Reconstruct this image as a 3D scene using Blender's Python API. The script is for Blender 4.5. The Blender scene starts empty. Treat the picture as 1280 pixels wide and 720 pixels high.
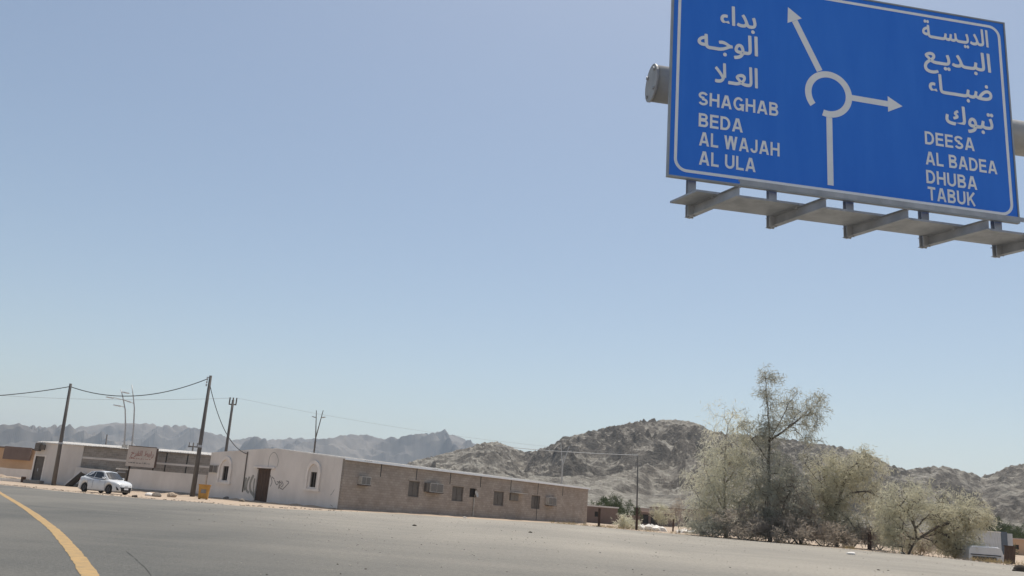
import bpy, math, random
import numpy as np
from mathutils import Vector, Matrix
R_ = math.radians
SC = bpy.context.scene
COL = SC.collection
random.seed(7)

# ------------------------------------------------------------------ camera
FPX, PITCH, ROLL, EYE = 1068.0, R_(14.4), R_(4.38), 1.2      # focal length in px of a 1280 px wide picture
F_ = np.array([0, math.cos(PITCH), math.sin(PITCH)])
_u0 = np.array([0, -math.sin(PITCH), math.cos(PITCH)]); _r0 = np.array([1.0, 0, 0])
RT = math.cos(ROLL)*_r0 + math.sin(ROLL)*_u0
UP = -math.sin(ROLL)*_r0 + math.cos(ROLL)*_u0
CAM = np.array([0, 0, EYE])
cd = bpy.data.cameras.new('camera'); cam = bpy.data.objects.new('camera', cd); COL.objects.link(cam)
m = Matrix.Identity(4)
for i in range(3):
    m[i][0], m[i][1], m[i][2], m[i][3] = RT[i], UP[i], -F_[i], CAM[i]
cam.matrix_world = m
cd.sensor_width = 36; cd.lens = FPX/1280*36; cd.clip_start = 0.1; cd.clip_end = 30000
SC.camera = cam

# ------------------------------------------------------------------ sky, sun, exposure
SUN_AZ, SUN_EL = R_(20), R_(71)
w = bpy.data.worlds.new('World'); SC.world = w; w.use_nodes = True
nt = w.node_tree; bg = nt.nodes['Background']
sky = nt.nodes.new('ShaderNodeTexSky'); sky.sky_type = 'NISHITA'; sky.sun_disc = False
sky.sun_elevation = SUN_EL; sky.sun_rotation = SUN_AZ
sky.altitude = 300; sky.air_density = 1.0; sky.dust_density = 2.1; sky.ozone_density = 0.15
tint = nt.nodes.new('ShaderNodeMix'); tint.data_type = 'RGBA'; tint.blend_type = 'MULTIPLY'; tint.inputs[0].default_value = 1.0
tint.inputs[7].default_value = (1.0, 0.995, 0.945, 1); nt.links.new(sky.outputs[0], tint.inputs[6]); nt.links.new(tint.outputs[2], bg.inputs[0]);   # dusty air takes a little of the blue
bg.inputs[1].default_value = 0.071
sl = bpy.data.lights.new('sun', 'SUN'); sl.energy = 2.5; sl.angle = R_(0.53); sl.color = (1, 0.95, 0.87)
so = bpy.data.objects.new('sun', sl); COL.objects.link(so)
sd = Vector((math.sin(SUN_AZ)*math.cos(SUN_EL), math.cos(SUN_AZ)*math.cos(SUN_EL), math.sin(SUN_EL)))
so.rotation_euler = sd.to_track_quat('Z', 'Y').to_euler(); so.location = (0, 0, 300)
vs = SC.view_settings; vs.view_transform = 'Standard'; vs.look = 'None'; vs.gamma = 1; vs.use_curve_mapping = False
vs.exposure = 0.78
SC.cycles.use_denoising = True
SC.cycles.max_bounces = 8; SC.cycles.volume_bounces = 1
SC.cycles.volume_step_rate = 1.0

# ------------------------------------------------------------------ helpers
def ray(px, py): return (px-640)/FPX*RT - (py-360)/FPX*UP + F_
def G(px, py, z=0.0):                       # point of the level z seen at a pixel of the photograph
    d = ray(px, py); p = CAM + d*(z-EYE)/d[2]; return Vector(p)
def PY(px, py, Y):                          # point at distance Y ahead
    d = ray(px, py); return Vector(CAM + d*Y/d[1])

def mat(name, col, col2=None, scale=1.0, rough=0.85, bump=0.0, bscale=20.0, metal=0.0, detail=6.0, spec=0.3,
        contrast=(0.35, 0.65), stretch=None, extra=None):
    M = bpy.data.materials.new(name); M.use_nodes = True
    n = M.node_tree.nodes; l = M.node_tree.links; b = n['Principled BSDF']
    b.inputs['Roughness'].default_value = rough; b.inputs['Metallic'].default_value = metal
    b.inputs['Specular IOR Level'].default_value = spec
    tc = n.new('ShaderNodeTexCoord'); vec = tc.outputs['Object']
    if stretch:
        mp = n.new('ShaderNodeMapping'); mp.inputs['Scale'].default_value = stretch; l.new(vec, mp.inputs[0]); vec = mp.outputs[0]
    nz = n.new('ShaderNodeTexNoise'); nz.inputs['Scale'].default_value = scale; nz.inputs['Detail'].default_value = detail
    nz.inputs['Roughness'].default_value = 0.62
    l.new(vec, nz.inputs['Vector'])
    rp = n.new('ShaderNodeValToRGB')
    rp.color_ramp.elements[0].position = contrast[0]; rp.color_ramp.elements[1].position = contrast[1]
    c2 = col2 or tuple(c*0.82 for c in col)
    rp.color_ramp.elements[0].color = (*col, 1); rp.color_ramp.elements[1].color = (*c2, 1)
    l.new(nz.outputs[0], rp.inputs[0]); l.new(rp.outputs[0], b.inputs['Base Color'])
    if bump:
        n2 = n.new('ShaderNodeTexNoise'); n2.inputs['Scale'].default_value = bscale; n2.inputs['Detail'].default_value = 5
        l.new(vec, n2.inputs['Vector'])
        bp = n.new('ShaderNodeBump'); bp.inputs['Strength'].default_value = bump; bp.inputs['Distance'].default_value = 0.05
        l.new(n2.outputs[0], bp.inputs['Height']); l.new(bp.outputs[0], b.inputs['Normal'])
    if extra: extra(M, n, l, b, rp, vec)
    return M

class MB:
    def __init__(s): s.v = []; s.f = []
    def add(s, vs_, fs_):
        o = len(s.v); s.v += [tuple(float(c) for c in p) for p in vs_]; s.f += [tuple(i+o for i in f) for f in fs_]
    def box(s, x0, x1, y0, y1, z0, z1):
        s.add([(x0,y0,z0),(x1,y0,z0),(x1,y1,z0),(x0,y1,z0),(x0,y0,z1),(x1,y0,z1),(x1,y1,z1),(x0,y1,z1)],
              [(0,3,2,1),(4,5,6,7),(0,1,5,4),(1,2,6,5),(2,3,7,6),(3,0,4,7)])
        return s
    def hexa(s, p):
        s.add(p, [(0,3,2,1),(4,5,6,7),(0,1,5,4),(1,2,6,5),(2,3,7,6),(3,0,4,7)]); return s
    def poly(s, pts): s.add(pts, [tuple(range(len(pts)))]); return s
    def beam(s, a, b, w_, h_, up=(0,0,1)):
        a = Vector(a); b = Vector(b); d = (b-a).normalized(); u = Vector(up)
        sx = d.cross(u)
        if sx.length < 1e-4: sx = d.cross(Vector((1,0,0)))
        sx.normalize(); uu = sx.cross(d)
        q = [(-1,-1),(1,-1),(1,1),(-1,1)]
        pts = [a + sx*(x*w_/2) + uu*(y*h_/2) for x, y in q] + [b + sx*(x*w_/2) + uu*(y*h_/2) for x, y in q]
        s.add(pts, [(0,3,2,1),(4,5,6,7),(0,1,5,4),(1,2,6,5),(2,3,7,6),(3,0,4,7)]); return s
    def tube(s, pts, rad, n=8, cap=True):
        pts = [Vector(p) for p in pts]
        if not hasattr(rad, '__len__'): rad = [rad]*len(pts)
        vs_, fs_ = [], []
        ref = None
        for i, p in enumerate(pts):
            d = (pts[min(i+1, len(pts)-1)] - pts[max(i-1, 0)]).normalized()
            if ref is None:
                ref = d.orthogonal().normalized()
            ref = (ref - d*ref.dot(d)).normalized(); q = d.cross(ref)
            for k in range(n):
                a = 2*math.pi*k/n; vs_.append(p + (ref*math.cos(a) + q*math.sin(a))*rad[i])
        for i in range(len(pts)-1):
            for k in range(n):
                k2 = (k+1) % n; fs_.append((i*n+k, i*n+k2, (i+1)*n+k2, (i+1)*n+k))
        if cap:
            fs_.append(tuple(range(n-1, -1, -1))); fs_.append(tuple((len(pts)-1)*n+k for k in range(n)))
        s.add(vs_, fs_); return s
    def extrude(s, pts, off):
        o = Vector(off); n = len(pts); pts = [Vector(p) for p in pts]
        s.add(pts + [p+o for p in pts], [tuple(range(n-1,-1,-1)), tuple(range(n, 2*n))] +
              [(i, (i+1) % n, n+(i+1) % n, n+i) for i in range(n)]); return s
    def strip(s, A, B, off):                 # band between two point rows, given thickness
        o = Vector(off); A = [Vector(p) for p in A]; B = [Vector(p) for p in B]
        for i in range(len(A)-1):
            s.hexa([A[i], A[i+1], B[i+1], B[i], A[i]+o, A[i+1]+o, B[i+1]+o, B[i]+o])
        return s
    def blob(s, c, r, seed=0, sub=2, rough=0.25, flat=0.0):
        import bmesh
        bm = bmesh.new(); bmesh.ops.create_icosphere(bm, subdivisions=sub, radius=1)
        rn = np.random.RandomState(seed); dirs = rn.normal(size=(7, 3)); ph = rn.rand(7)*6
        for v in bm.verts:
            k = 1 + rough*sum(math.sin(v.co.dot(Vector(dirs[i]))*1.7 + ph[i]) for i in range(7))/3.5
            v.co = Vector((v.co.x*r[0]*k, v.co.y*r[1]*k, max(v.co.z, -flat if flat else -9)*r[2]*k))
        bm.verts.index_update()
        s.add([v.co + Vector(c) for v in bm.verts], [tuple(v.index for v in f.verts) for f in bm.faces]); bm.free(); return s
    def build(s, name, mt, parent=None, loc=None, smooth=False):
        me = bpy.data.meshes.new(name); me.from_pydata(s.v, [], s.f); me.materials.append(mt)
        if smooth: me.polygons.foreach_set('use_smooth', [True]*len(me.polygons))
        me.update()
        return link(name, me, parent, loc)
def link(name, me, parent=None, loc=None):
    o = bpy.data.objects.new(name, me); COL.objects.link(o)
    if parent is not None: o.parent = parent
    if loc is not None: o.location = loc
    return o
def tag(o, label, cat, group=None):
    o['label'] = label; o['category'] = cat
    if group: o['group'] = group
    return o
def empty(name, loc, rz=0.0, label=None, cat=None, group=None):
    o = bpy.data.objects.new(name, None); COL.objects.link(o); o.location = loc; o.rotation_euler = (0, 0, rz)
    o.empty_display_size = 0.5
    if label: tag(o, label, cat, group)
    return o
def npmesh(name, V, Fq, mt, parent=None, smooth=False, loc=None):
    V = np.asarray(V, dtype=np.float32); Fq = np.asarray(Fq, dtype=np.int32); k = Fq.shape[1]
    me = bpy.data.meshes.new(name); me.vertices.add(len(V)); me.vertices.foreach_set('co', V.ravel())
    me.loops.add(Fq.size); me.loops.foreach_set('vertex_index', Fq.ravel())
    me.polygons.add(len(Fq)); me.polygons.foreach_set('loop_start', np.arange(0, Fq.size, k, dtype=np.int32))
    me.polygons.foreach_set('loop_total', np.full(len(Fq), k, dtype=np.int32))
    me.update(calc_edges=True)
    me.polygons.foreach_set('use_smooth', np.full(len(Fq), smooth, dtype=bool))
    me.materials.append(mt); me.validate()
    return link(name, me, parent, loc)

# gradient noise in numpy
_rs = np.random.RandomState(3); _perm = _rs.permutation(512); _perm = np.concatenate([_perm, _perm, _perm])
_gr = _rs.normal(size=(512, 2)); _gr /= np.linalg.norm(_gr, axis=1)[:, None]
def perlin(x, y):
    xi = np.floor(x).astype(int); yi = np.floor(y).astype(int); xf = x-xi; yf = y-yi
    u = xf*xf*xf*(xf*(xf*6-15)+10); v = yf*yf*yf*(yf*(yf*6-15)+10)
    def g(a, b):
        h = _perm[(_perm[a & 511] + b) & 511]; return _gr[h]
    def d(a, b, fx, fy): q = g(a, b); return q[..., 0]*fx + q[..., 1]*fy
    n00 = d(xi, yi, xf, yf); n10 = d(xi+1, yi, xf-1, yf); n01 = d(xi, yi+1, xf, yf-1); n11 = d(xi+1, yi+1, xf-1, yf-1)
    return (n00*(1-u)+n10*u)*(1-v) + (n01*(1-u)+n11*u)*v
def fbm(x, y, o=5, lac=2.03, gain=0.5):
    s = 0; a = 1.0
    for i in range(o): s = s + a*perlin(x*lac**i + 17.3*i, y*lac**i - 9.1*i); a *= gain
    return s
def ridged(x, y, o=5, lac=2.07, gain=0.55):
    s = 0; a = 1.0; wt = 1.0
    for i in range(o):
        n = (1 - np.abs(perlin(x*lac**i + 31.7*i, y*lac**i + 5.3*i))*1.9)**2 * wt
        s = s + a*n; wt = np.clip(n*1.6, 0, 1); a *= gain
    return s

# ------------------------------------------------------------------ materials
def asphalt_extra(M, n, l, b, rp, vec):
    # old asphalt with sand blown over it: more sand away from the wheel tracks
    big = n.new('ShaderNodeTexNoise'); big.inputs['Scale'].default_value = 0.11; big.inputs['Detail'].default_value = 7
    mp = n.new('ShaderNodeMapping'); mp.inputs['Rotation'].default_value = (0, 0, R_(-32)); mp.inputs['Scale'].default_value = (1.0, 0.33, 1)
    l.new(vec, mp.inputs[0]); l.new(mp.outputs[0], big.inputs['Vector'])
    sx = n.new('ShaderNodeSeparateXYZ'); l.new(vec, sx.inputs[0])
    # distance right of the road's left edge line
    a = n.new('ShaderNodeMath'); a.operation = 'MULTIPLY'; a.inputs[1].default_value = 0.52; l.new(sx.outputs[1], a.inputs[0])
    d = n.new('ShaderNodeMath'); d.operation = 'ADD'; l.new(sx.outputs[0], d.inputs[0]); l.new(a.outputs[0], d.inputs[1])
    mr = n.new('ShaderNodeMapRange'); mr.inputs[1].default_value = 2; mr.inputs[2].default_value = 22; mr.inputs[3].default_value = 0.12; mr.inputs[4].default_value = 0.72
    l.new(d.outputs[0], mr.inputs[0])
    b2 = n.new('ShaderNodeMath'); b2.operation = 'MULTIPLY_ADD'; b2.inputs[1].default_value = 1.5; b2.inputs[2].default_value = -0.72
    st = n.new('ShaderNodeTexNoise'); st.inputs['Scale'].default_value = 0.55; st.inputs['Detail'].default_value = 8; st.inputs['Roughness'].default_value = 0.65
    mp2 = n.new('ShaderNodeMapping'); mp2.inputs['Rotation'].default_value = (0, 0, R_(62)); mp2.inputs['Scale'].default_value = (0.22, 0.9, 1)
    l.new(vec, mp2.inputs[0]); l.new(mp2.outputs[0], st.inputs['Vector'])
    av = n.new('ShaderNodeMix'); av.inputs[0].default_value = 0.28; l.new(big.outputs[0], av.inputs[2]); l.new(st.outputs[0], av.inputs[3])
    l.new(av.outputs[0], b2.inputs[0])
    ad = n.new('ShaderNodeMath'); ad.operation = 'ADD'; ad.use_clamp = True; l.new(mr.outputs[0], ad.inputs[0]); l.new(b2.outputs[0], ad.inputs[1])
    mx = n.new('ShaderNodeMix'); mx.data_type = 'RGBA'; l.new(ad.outputs[0], mx.inputs[0]); l.new(rp.outputs[0], mx.inputs[6])
    fine = n.new('ShaderNodeTexNoise'); fine.inputs['Scale'].default_value = 9; fine.inputs['Detail'].default_value = 8
    l.new(vec, fine.inputs['Vector'])
    r2 = n.new('ShaderNodeValToRGB'); r2.color_ramp.elements[0].position = 0.3; r2.color_ramp.elements[1].position = 0.7
    r2.color_ramp.elements[0].color = (0.29, 0.262, 0.218, 1); r2.color_ramp.elements[1].color = (0.43, 0.39, 0.325, 1)
    l.new(fine.outputs[0], r2.inputs[0]); l.new(r2.outputs[0], mx.inputs[7]); l.new(mx.outputs[2], b.inputs['Base Color'])
M_asph = mat('asphalt', (0.080, 0.081, 0.076), (0.128, 0.127, 0.117), scale=22, rough=0.9, bump=0.6, bscale=45, detail=10, contrast=(0.40, 0.62), extra=asphalt_extra)
M_sand = mat('sand', (0.46, 0.36, 0.265), (0.37, 0.29, 0.215), scale=0.35, rough=0.95, bump=0.4, bscale=9, detail=10)
M_yel = mat('yellow_paint', (0.42, 0.275, 0.12), (0.25, 0.19, 0.11), scale=5, rough=0.8, bump=0.3, bscale=40, detail=12, contrast=(0.42, 0.78))
M_crack = mat('crack_fill', (0.065, 0.063, 0.06), rough=0.9)
def hill_extra(M, n, l, b, rp, vec):
    # dark varnished rock on the steep faces, paler gravel where it lies flatter
    ge = n.new('ShaderNodeNewGeometry'); sp = n.new('ShaderNodeSeparateXYZ'); l.new(ge.outputs['Normal'], sp.inputs[0])
    nz = n.new('ShaderNodeTexNoise'); nz.inputs['Scale'].default_value = 0.16; nz.inputs['Detail'].default_value = 11; nz.inputs['Roughness'].default_value = 0.7
    l.new(vec, nz.inputs['Vector'])
    ml = n.new('ShaderNodeMath'); ml.operation = 'MULTIPLY_ADD'; ml.inputs[1].default_value = 1.0; l.new(nz.outputs[0], ml.inputs[0]); l.new(sp.outputs[2], ml.inputs[2])
    r2 = n.new('ShaderNodeValToRGB'); r2.color_ramp.elements[0].position = 0.0; r2.color_ramp.elements[1].position = 1.0
    mr = n.new('ShaderNodeMapRange'); mr.inputs[1].default_value = 1.20; mr.inputs[2].default_value = 1.52; l.new(ml.outputs[0], mr.inputs[0])
    mx = n.new('ShaderNodeMix'); mx.data_type = 'RGBA'; l.new(mr.outputs[0], mx.inputs[0])
    r2.color_ramp.elements[0].color = (0.11, 0.10, 0.088, 1); r2.color_ramp.elements[1].color = (0.28, 0.252, 0.215, 1)
    n3 = n.new('ShaderNodeTexNoise'); n3.inputs['Scale'].default_value = 0.7; n3.inputs['Detail'].default_value = 6; l.new(vec, n3.inputs['Vector'])
    l.new(n3.outputs[0], r2.inputs[0]); l.new(r2.outputs[0], mx.inputs[6]); l.new(rp.outputs[0], mx.inputs[7])
    l.new(mx.outputs[2], b.inputs['Base Color'])
    bp = n.new('ShaderNodeBump'); bp.inputs['Strength'].default_value = 1.0; bp.inputs['Distance'].default_value = 2.2
    n4 = n.new('ShaderNodeTexNoise'); n4.inputs['Scale'].default_value = 0.45; n4.inputs['Detail'].default_value = 8; n4.inputs['Roughness'].default_value = 0.7
    l.new(vec, n4.inputs['Vector']); l.new(n4.outputs[0], bp.inputs['Height']); l.new(bp.outputs[0], b.inputs['Normal'])
M_hill = mat('hill_rock', (0.46, 0.43, 0.365), (0.29, 0.267, 0.228), scale=0.5, rough=0.97, detail=9, spec=0.1, extra=hill_extra)
M_far = mat('far_rock', (0.10, 0.092, 0.085), (0.21, 0.185, 0.16), scale=0.004, rough=0.97, detail=9, spec=0.1)

def brick_extra(c1, c2, mortar, bw=0.42, bh=0.21):
    def f(M, n, l, b, rp, vec):
        sx = n.new('ShaderNodeSeparateXYZ'); l.new(vec, sx.inputs[0])
        ad = n.new('ShaderNodeMath'); ad.operation = 'ADD'; l.new(sx.outputs[0], ad.inputs[0]); l.new(sx.outputs[1], ad.inputs[1])
        cb = n.new('ShaderNodeCombineXYZ'); l.new(ad.outputs[0], cb.inputs[0]); l.new(sx.outputs[2], cb.inputs[1])
        br = n.new('ShaderNodeTexBrick'); l.new(cb.outputs[0], br.inputs['Vector']); br.inputs['Scale'].default_value = 1
        br.inputs['Brick Width'].default_value = bw; br.inputs['Row Height'].default_value = bh; br.inputs['Mortar Size'].default_value = 0.012
        br.inputs['Mortar Smooth'].default_value = 0.4
        br.inputs['Color1'].default_value = (*c1, 1); br.inputs['Color2'].default_value = (*c2, 1); br.inputs['Mortar'].default_value = (*mortar, 1)
        mx = n.new('ShaderNodeMix'); mx.data_type = 'RGBA'; mx.blend_type = 'MULTIPLY'; mx.inputs[0].default_value = 1.0
        l.new(br.outputs['Color'], mx.inputs[6]); l.new(rp.outputs[0], mx.inputs[7]); l.new(mx.outputs[2], b.inputs['Base Color'])
        bp = n.new('ShaderNodeBump'); bp.inputs['Strength'].default_value = 0.5; bp.inputs['Distance'].default_value = 0.02; bp.invert = True
        l.new(br.outputs['Fac'], bp.inputs['Height']); l.new(bp.outputs[0], b.inputs['Normal'])
    return f
M_block = mat('concrete_block', (1.0, 1.0, 1.0), (0.70, 0.68, 0.66), scale=0.7, rough=0.95, detail=8, contrast=(0.3, 0.75),
              extra=brick_extra((0.46, 0.39, 0.33), (0.38, 0.32, 0.272), (0.30, 0.25, 0.215)))
M_block2 = mat('grey_block', (1.0, 1.0, 1.0), (0.72, 0.70, 0.68), scale=0.9, rough=0.95, detail=8, contrast=(0.3, 0.75),
              extra=brick_extra((0.38, 0.345, 0.305), (0.29, 0.265, 0.235), (0.45, 0.41, 0.37)))
M_plaster = mat('white_plaster', (0.76, 0.70, 0.64), (0.62, 0.57, 0.52), scale=0.45, rough=0.92, bump=0.15, bscale=14, detail=9, stretch=(1, 1, 0.5))
M_plaster2 = mat('dirty_plaster', (0.72, 0.665, 0.61), (0.60, 0.55, 0.50), scale=0.5, rough=0.92, bump=0.15, bscale=14, detail=9, stretch=(1, 1, 0.4))
M_trim = mat('window_trim', (0.80, 0.74, 0.68), (0.70, 0.64, 0.58), scale=2, rough=0.9)
M_roof = mat('roof_sheet', (0.74, 0.71, 0.66), (0.56, 0.53, 0.49), scale=0.6, rough=0.7, detail=8)
M_dark = mat('dark_opening', (0.03, 0.027, 0.025), (0.05, 0.045, 0.04), scale=2, rough=0.9)
M_shut = mat('grey_shutter', (0.17, 0.15, 0.132), (0.13, 0.115, 0.10), scale=3, rough=0.85)
M_glass = mat('dark_glass', (0.03, 0.033, 0.035), (0.05, 0.052, 0.055), scale=2, rough=0.12, spec=0.5)
M_wood = mat('old_wood', (0.115, 0.078, 0.058), (0.075, 0.05, 0.038), scale=3, rough=0.9, stretch=(4, 4, 0.6))
M_acw = mat('air_conditioner_white', (0.58, 0.55, 0.50), (0.42, 0.38, 0.33), scale=4, rough=0.6)
M_grill = mat('grille', (0.22, 0.20, 0.18), (0.15, 0.14, 0.13), scale=20, rough=0.7)
M_pole = mat('weathered_pole', (0.16, 0.145, 0.13), (0.11, 0.10, 0.092), scale=2.5, rough=0.85, stretch=(3, 3, 0.4))
M_galv = mat('galvanised_steel', (0.50, 0.51, 0.53), (0.36, 0.37, 0.39), scale=3.5, rough=0.55, metal=0.15, detail=7)
M_tube = mat('painted_steel_tube', (0.44, 0.43, 0.41), (0.33, 0.325, 0.31), scale=3, rough=0.6, metal=0.2, detail=7)
M_lamp = mat('lamp_steel', (0.48, 0.48, 0.47), (0.38, 0.38, 0.37), scale=3, rough=0.5, metal=0.3)
M_cable = mat('black_cable', (0.05, 0.05, 0.052), rough=0.7)
M_thin = mat('grey_wire', (0.34, 0.34, 0.35), rough=0.7)
M_blue = mat('sign_blue', (0.026, 0.185, 0.74), (0.038, 0.215, 0.78), stretch=(1.2, 1, 0.25), scale=1.6, rough=0.45, spec=0.35)
M_white = mat('sign_white', (0.93, 0.93, 0.92), (0.86, 0.86, 0.86), scale=3, rough=0.55)
M_alu = mat('sign_back', (0.42, 0.42, 0.41), (0.34, 0.34, 0.33), scale=2, rough=0.5, metal=0.5)
M_car = mat('white_car_paint', (0.70, 0.70, 0.69), (0.64, 0.635, 0.62), scale=3, rough=0.22, spec=0.5)
M_tyre = mat('tyre_rubber', (0.025, 0.025, 0.025), (0.04, 0.038, 0.035), scale=8, rough=0.85)
M_rim = mat('wheel_rim', (0.16, 0.16, 0.165), (0.11, 0.11, 0.115), scale=6, rough=0.4, metal=0.6)
M_black = mat('black_plastic', (0.02, 0.02, 0.021), (0.03, 0.03, 0.03), scale=4, rough=0.5)
M_lens = mat('headlamp_lens', (0.55, 0.57, 0.58), (0.4, 0.42, 0.43), scale=6, rough=0.12, spec=0.6)
M_red = mat('red_lens', (0.35, 0.03, 0.025), rough=0.2)
M_redp = mat('red_lettering', (0.36, 0.19, 0.165), (0.30, 0.16, 0.14), scale=5, rough=0.8)
M_board = mat('faded_board', (0.56, 0.49, 0.435), (0.47, 0.41, 0.36), scale=1.5, rough=0.85)
M_barrel = mat('yellow_orange_plastic', (0.56, 0.30, 0.075), (0.46, 0.24, 0.06), scale=3, rough=0.6)
M_rust = mat('rusty_steel', (0.055, 0.036, 0.028), (0.09, 0.055, 0.04), scale=4, rough=0.9, detail=8)
M_tarp = mat('black_sheet', (0.038, 0.036, 0.035), (0.06, 0.056, 0.052), scale=2, rough=0.7)
M_pink = mat('pink_plaster', (0.56, 0.42, 0.35), (0.47, 0.35, 0.29), scale=0.6, rough=0.9)
M_orange = mat('orange_plaster', (0.60, 0.40, 0.25), (0.52, 0.34, 0.21), scale=0.5, rough=0.9)
M_brown = mat('brown_wall', (0.21, 0.155, 0.13), (0.17, 0.125, 0.105), scale=0.7, rough=0.95)
M_cont = mat('container_paint', (0.62, 0.63, 0.63), (0.50, 0.51, 0.51), scale=0.9, rough=0.6)
M_contd = mat('container_blue_grey', (0.13, 0.16, 0.19), (0.10, 0.12, 0.15), scale=0.9, rough=0.6)
M_rock = mat('stone', (0.24, 0.205, 0.17), (0.17, 0.145, 0.12), scale=3, rough=0.95, bump=0.4, bscale=8)
M_rockd = mat('dark_stone', (0.075, 0.06, 0.045), (0.05, 0.04, 0.032), scale=5, rough=0.95)
M_rub = mat('white_rubble', (0.84, 0.80, 0.74), (0.72, 0.68, 0.62), scale=2, rough=0.9)
M_grit = mat('pale_grit', (0.40, 0.36, 0.31), (0.30, 0.27, 0.23), scale=3, rough=0.95)
M_graf = mat('grey_spray_paint', (0.20, 0.185, 0.175), (0.28, 0.26, 0.24), scale=3, rough=0.9)
M_grafg = mat('green_grey_stain', (0.25, 0.245, 0.215), (0.34, 0.32, 0.285), scale=4, rough=0.9)
M_bark = mat('bark', (0.145, 0.122, 0.10), (0.095, 0.08, 0.067), scale=6, rough=0.95, stretch=(2, 2, 0.5))
M_barkl = mat('pale_bark', (0.32, 0.28, 0.235), (0.23, 0.20, 0.17), scale=6, rough=0.95)
def leaf_mat(name, c1, c2, scale=0.9):
    def ex(M, n, l, b, rp, vec):
        tr = n.new('ShaderNodeBsdfTranslucent'); l.new(rp.outputs[0], tr.inputs[0])
        ms = n.new('ShaderNodeMixShader'); ms.inputs[0].default_value = 0.5
        l.new(b.outputs[0], ms.inputs[1]); l.new(tr.outputs[0], ms.inputs[2])
        l.new(ms.outputs[0], n['Material Output'].inputs[0])
    return mat(name, c1, c2, scale=scale, rough=0.8, spec=0.15, detail=5, contrast=(0.3, 0.7), extra=ex)
M_leaf_pale = leaf_mat('pale_foliage', (0.72, 0.69, 0.54), (0.57, 0.55, 0.43))
M_leaf_grey = leaf_mat('grey_green_foliage', (0.47, 0.455, 0.37), (0.34, 0.335, 0.27))
M_leaf_olive = leaf_mat('olive_foliage', (0.62, 0.585, 0.44), (0.48, 0.455, 0.335))
M_leaf_dry = leaf_mat('dry_twig_foliage', (0.46, 0.40, 0.33), (0.32, 0.28, 0.235))
M_leaf_shrub = leaf_mat('shrub_foliage', (0.085, 0.105, 0.05), (0.055, 0.07, 0.035))
M_grass = leaf_mat('dry_grass', (0.34, 0.27, 0.15), (0.25, 0.20, 0.11), 2)

# ================================================================== ground
def polar_grid(az, rr):
    A, Rr = np.meshgrid(az, rr); return np.sin(A)*Rr, np.cos(A)*Rr
def grid_faces(nr, na, wrap=False):
    i, j = np.meshgrid(np.arange(nr-1), np.arange(na if wrap else na-1), indexing='ij'); j2 = (j+1) % na
    return np.stack([i*na+j, i*na+j2, (i+1)*na+j2, (i+1)*na+j], -1).reshape(-1, 4)

az = np.linspace(-math.pi, math.pi, 721)[:-1]
rr = np.concatenate([[0.01], np.geomspace(3, 160, 120), np.geomspace(168, 8000, 50)])
X, Yg = polar_grid(az, rr)
Z = np.where(np.hypot(X, Yg) > 130, fbm(X/60, Yg/60, 3)*0.5*np.clip((np.hypot(X, Yg)-130)/100, 0, 1), 0)
Z = Z - 0.85*np.exp(-(((X-42)/9)**2+((Yg-71)/6.5)**2)**2)
ground = npmesh('ground', np.stack([X, Yg, Z], -1).reshape(-1, 3), grid_faces(len(rr), len(az), True)[:, ::-1], M_sand, smooth=True)
ground['kind'] = 'structure'

# road: broad worn asphalt, from behind the camera to the foot of the buildings
far_edge = [G(-330, 588), G(-180, 592.5), G(0, 606), G(30, 609), G(60, 612.3), G(95, 615.8), G(130, 619), G(160, 621.5), G(190, 624), G(240, 627.3), G(300, 632.5),
            G(360, 636.5), G(400, 638.3), G(426, 638.8), G(500, 642.5), G(600, 649), G(690, 654), G(735, 657.5), G(800, 664), G(850, 668), G(900, 672.2), G(960, 678),
            G(1087, 688.7), G(1200, 699.5), G(1280, 709), G(1400, 722), Vector((39, 30, 0)), Vector((39, -30, 0)), Vector((-20, -30, 0)), Vector((-60, 20, 0))]
def densify(pts, step, jit, rn):
    out = []
    for a, b in zip(pts, pts[1:]+pts[:1]):
        n = max(1, int((b-a).length/step)); nn = Vector((-(b-a).y, (b-a).x, 0)).normalized()
        for k in range(n): out.append(a.lerp(b, k/n) + nn*rn.uniform(-jit, jit))
    return out
rn = random.Random(5)
rp_ = densify(far_edge, 0.8, 0.16, rn)
mb = MB(); mb.poly([(p.x, p.y, 0.006) for p in rp_][::-1]); road = mb.build('road', M_asph); road['kind'] = 'structure'
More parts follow.
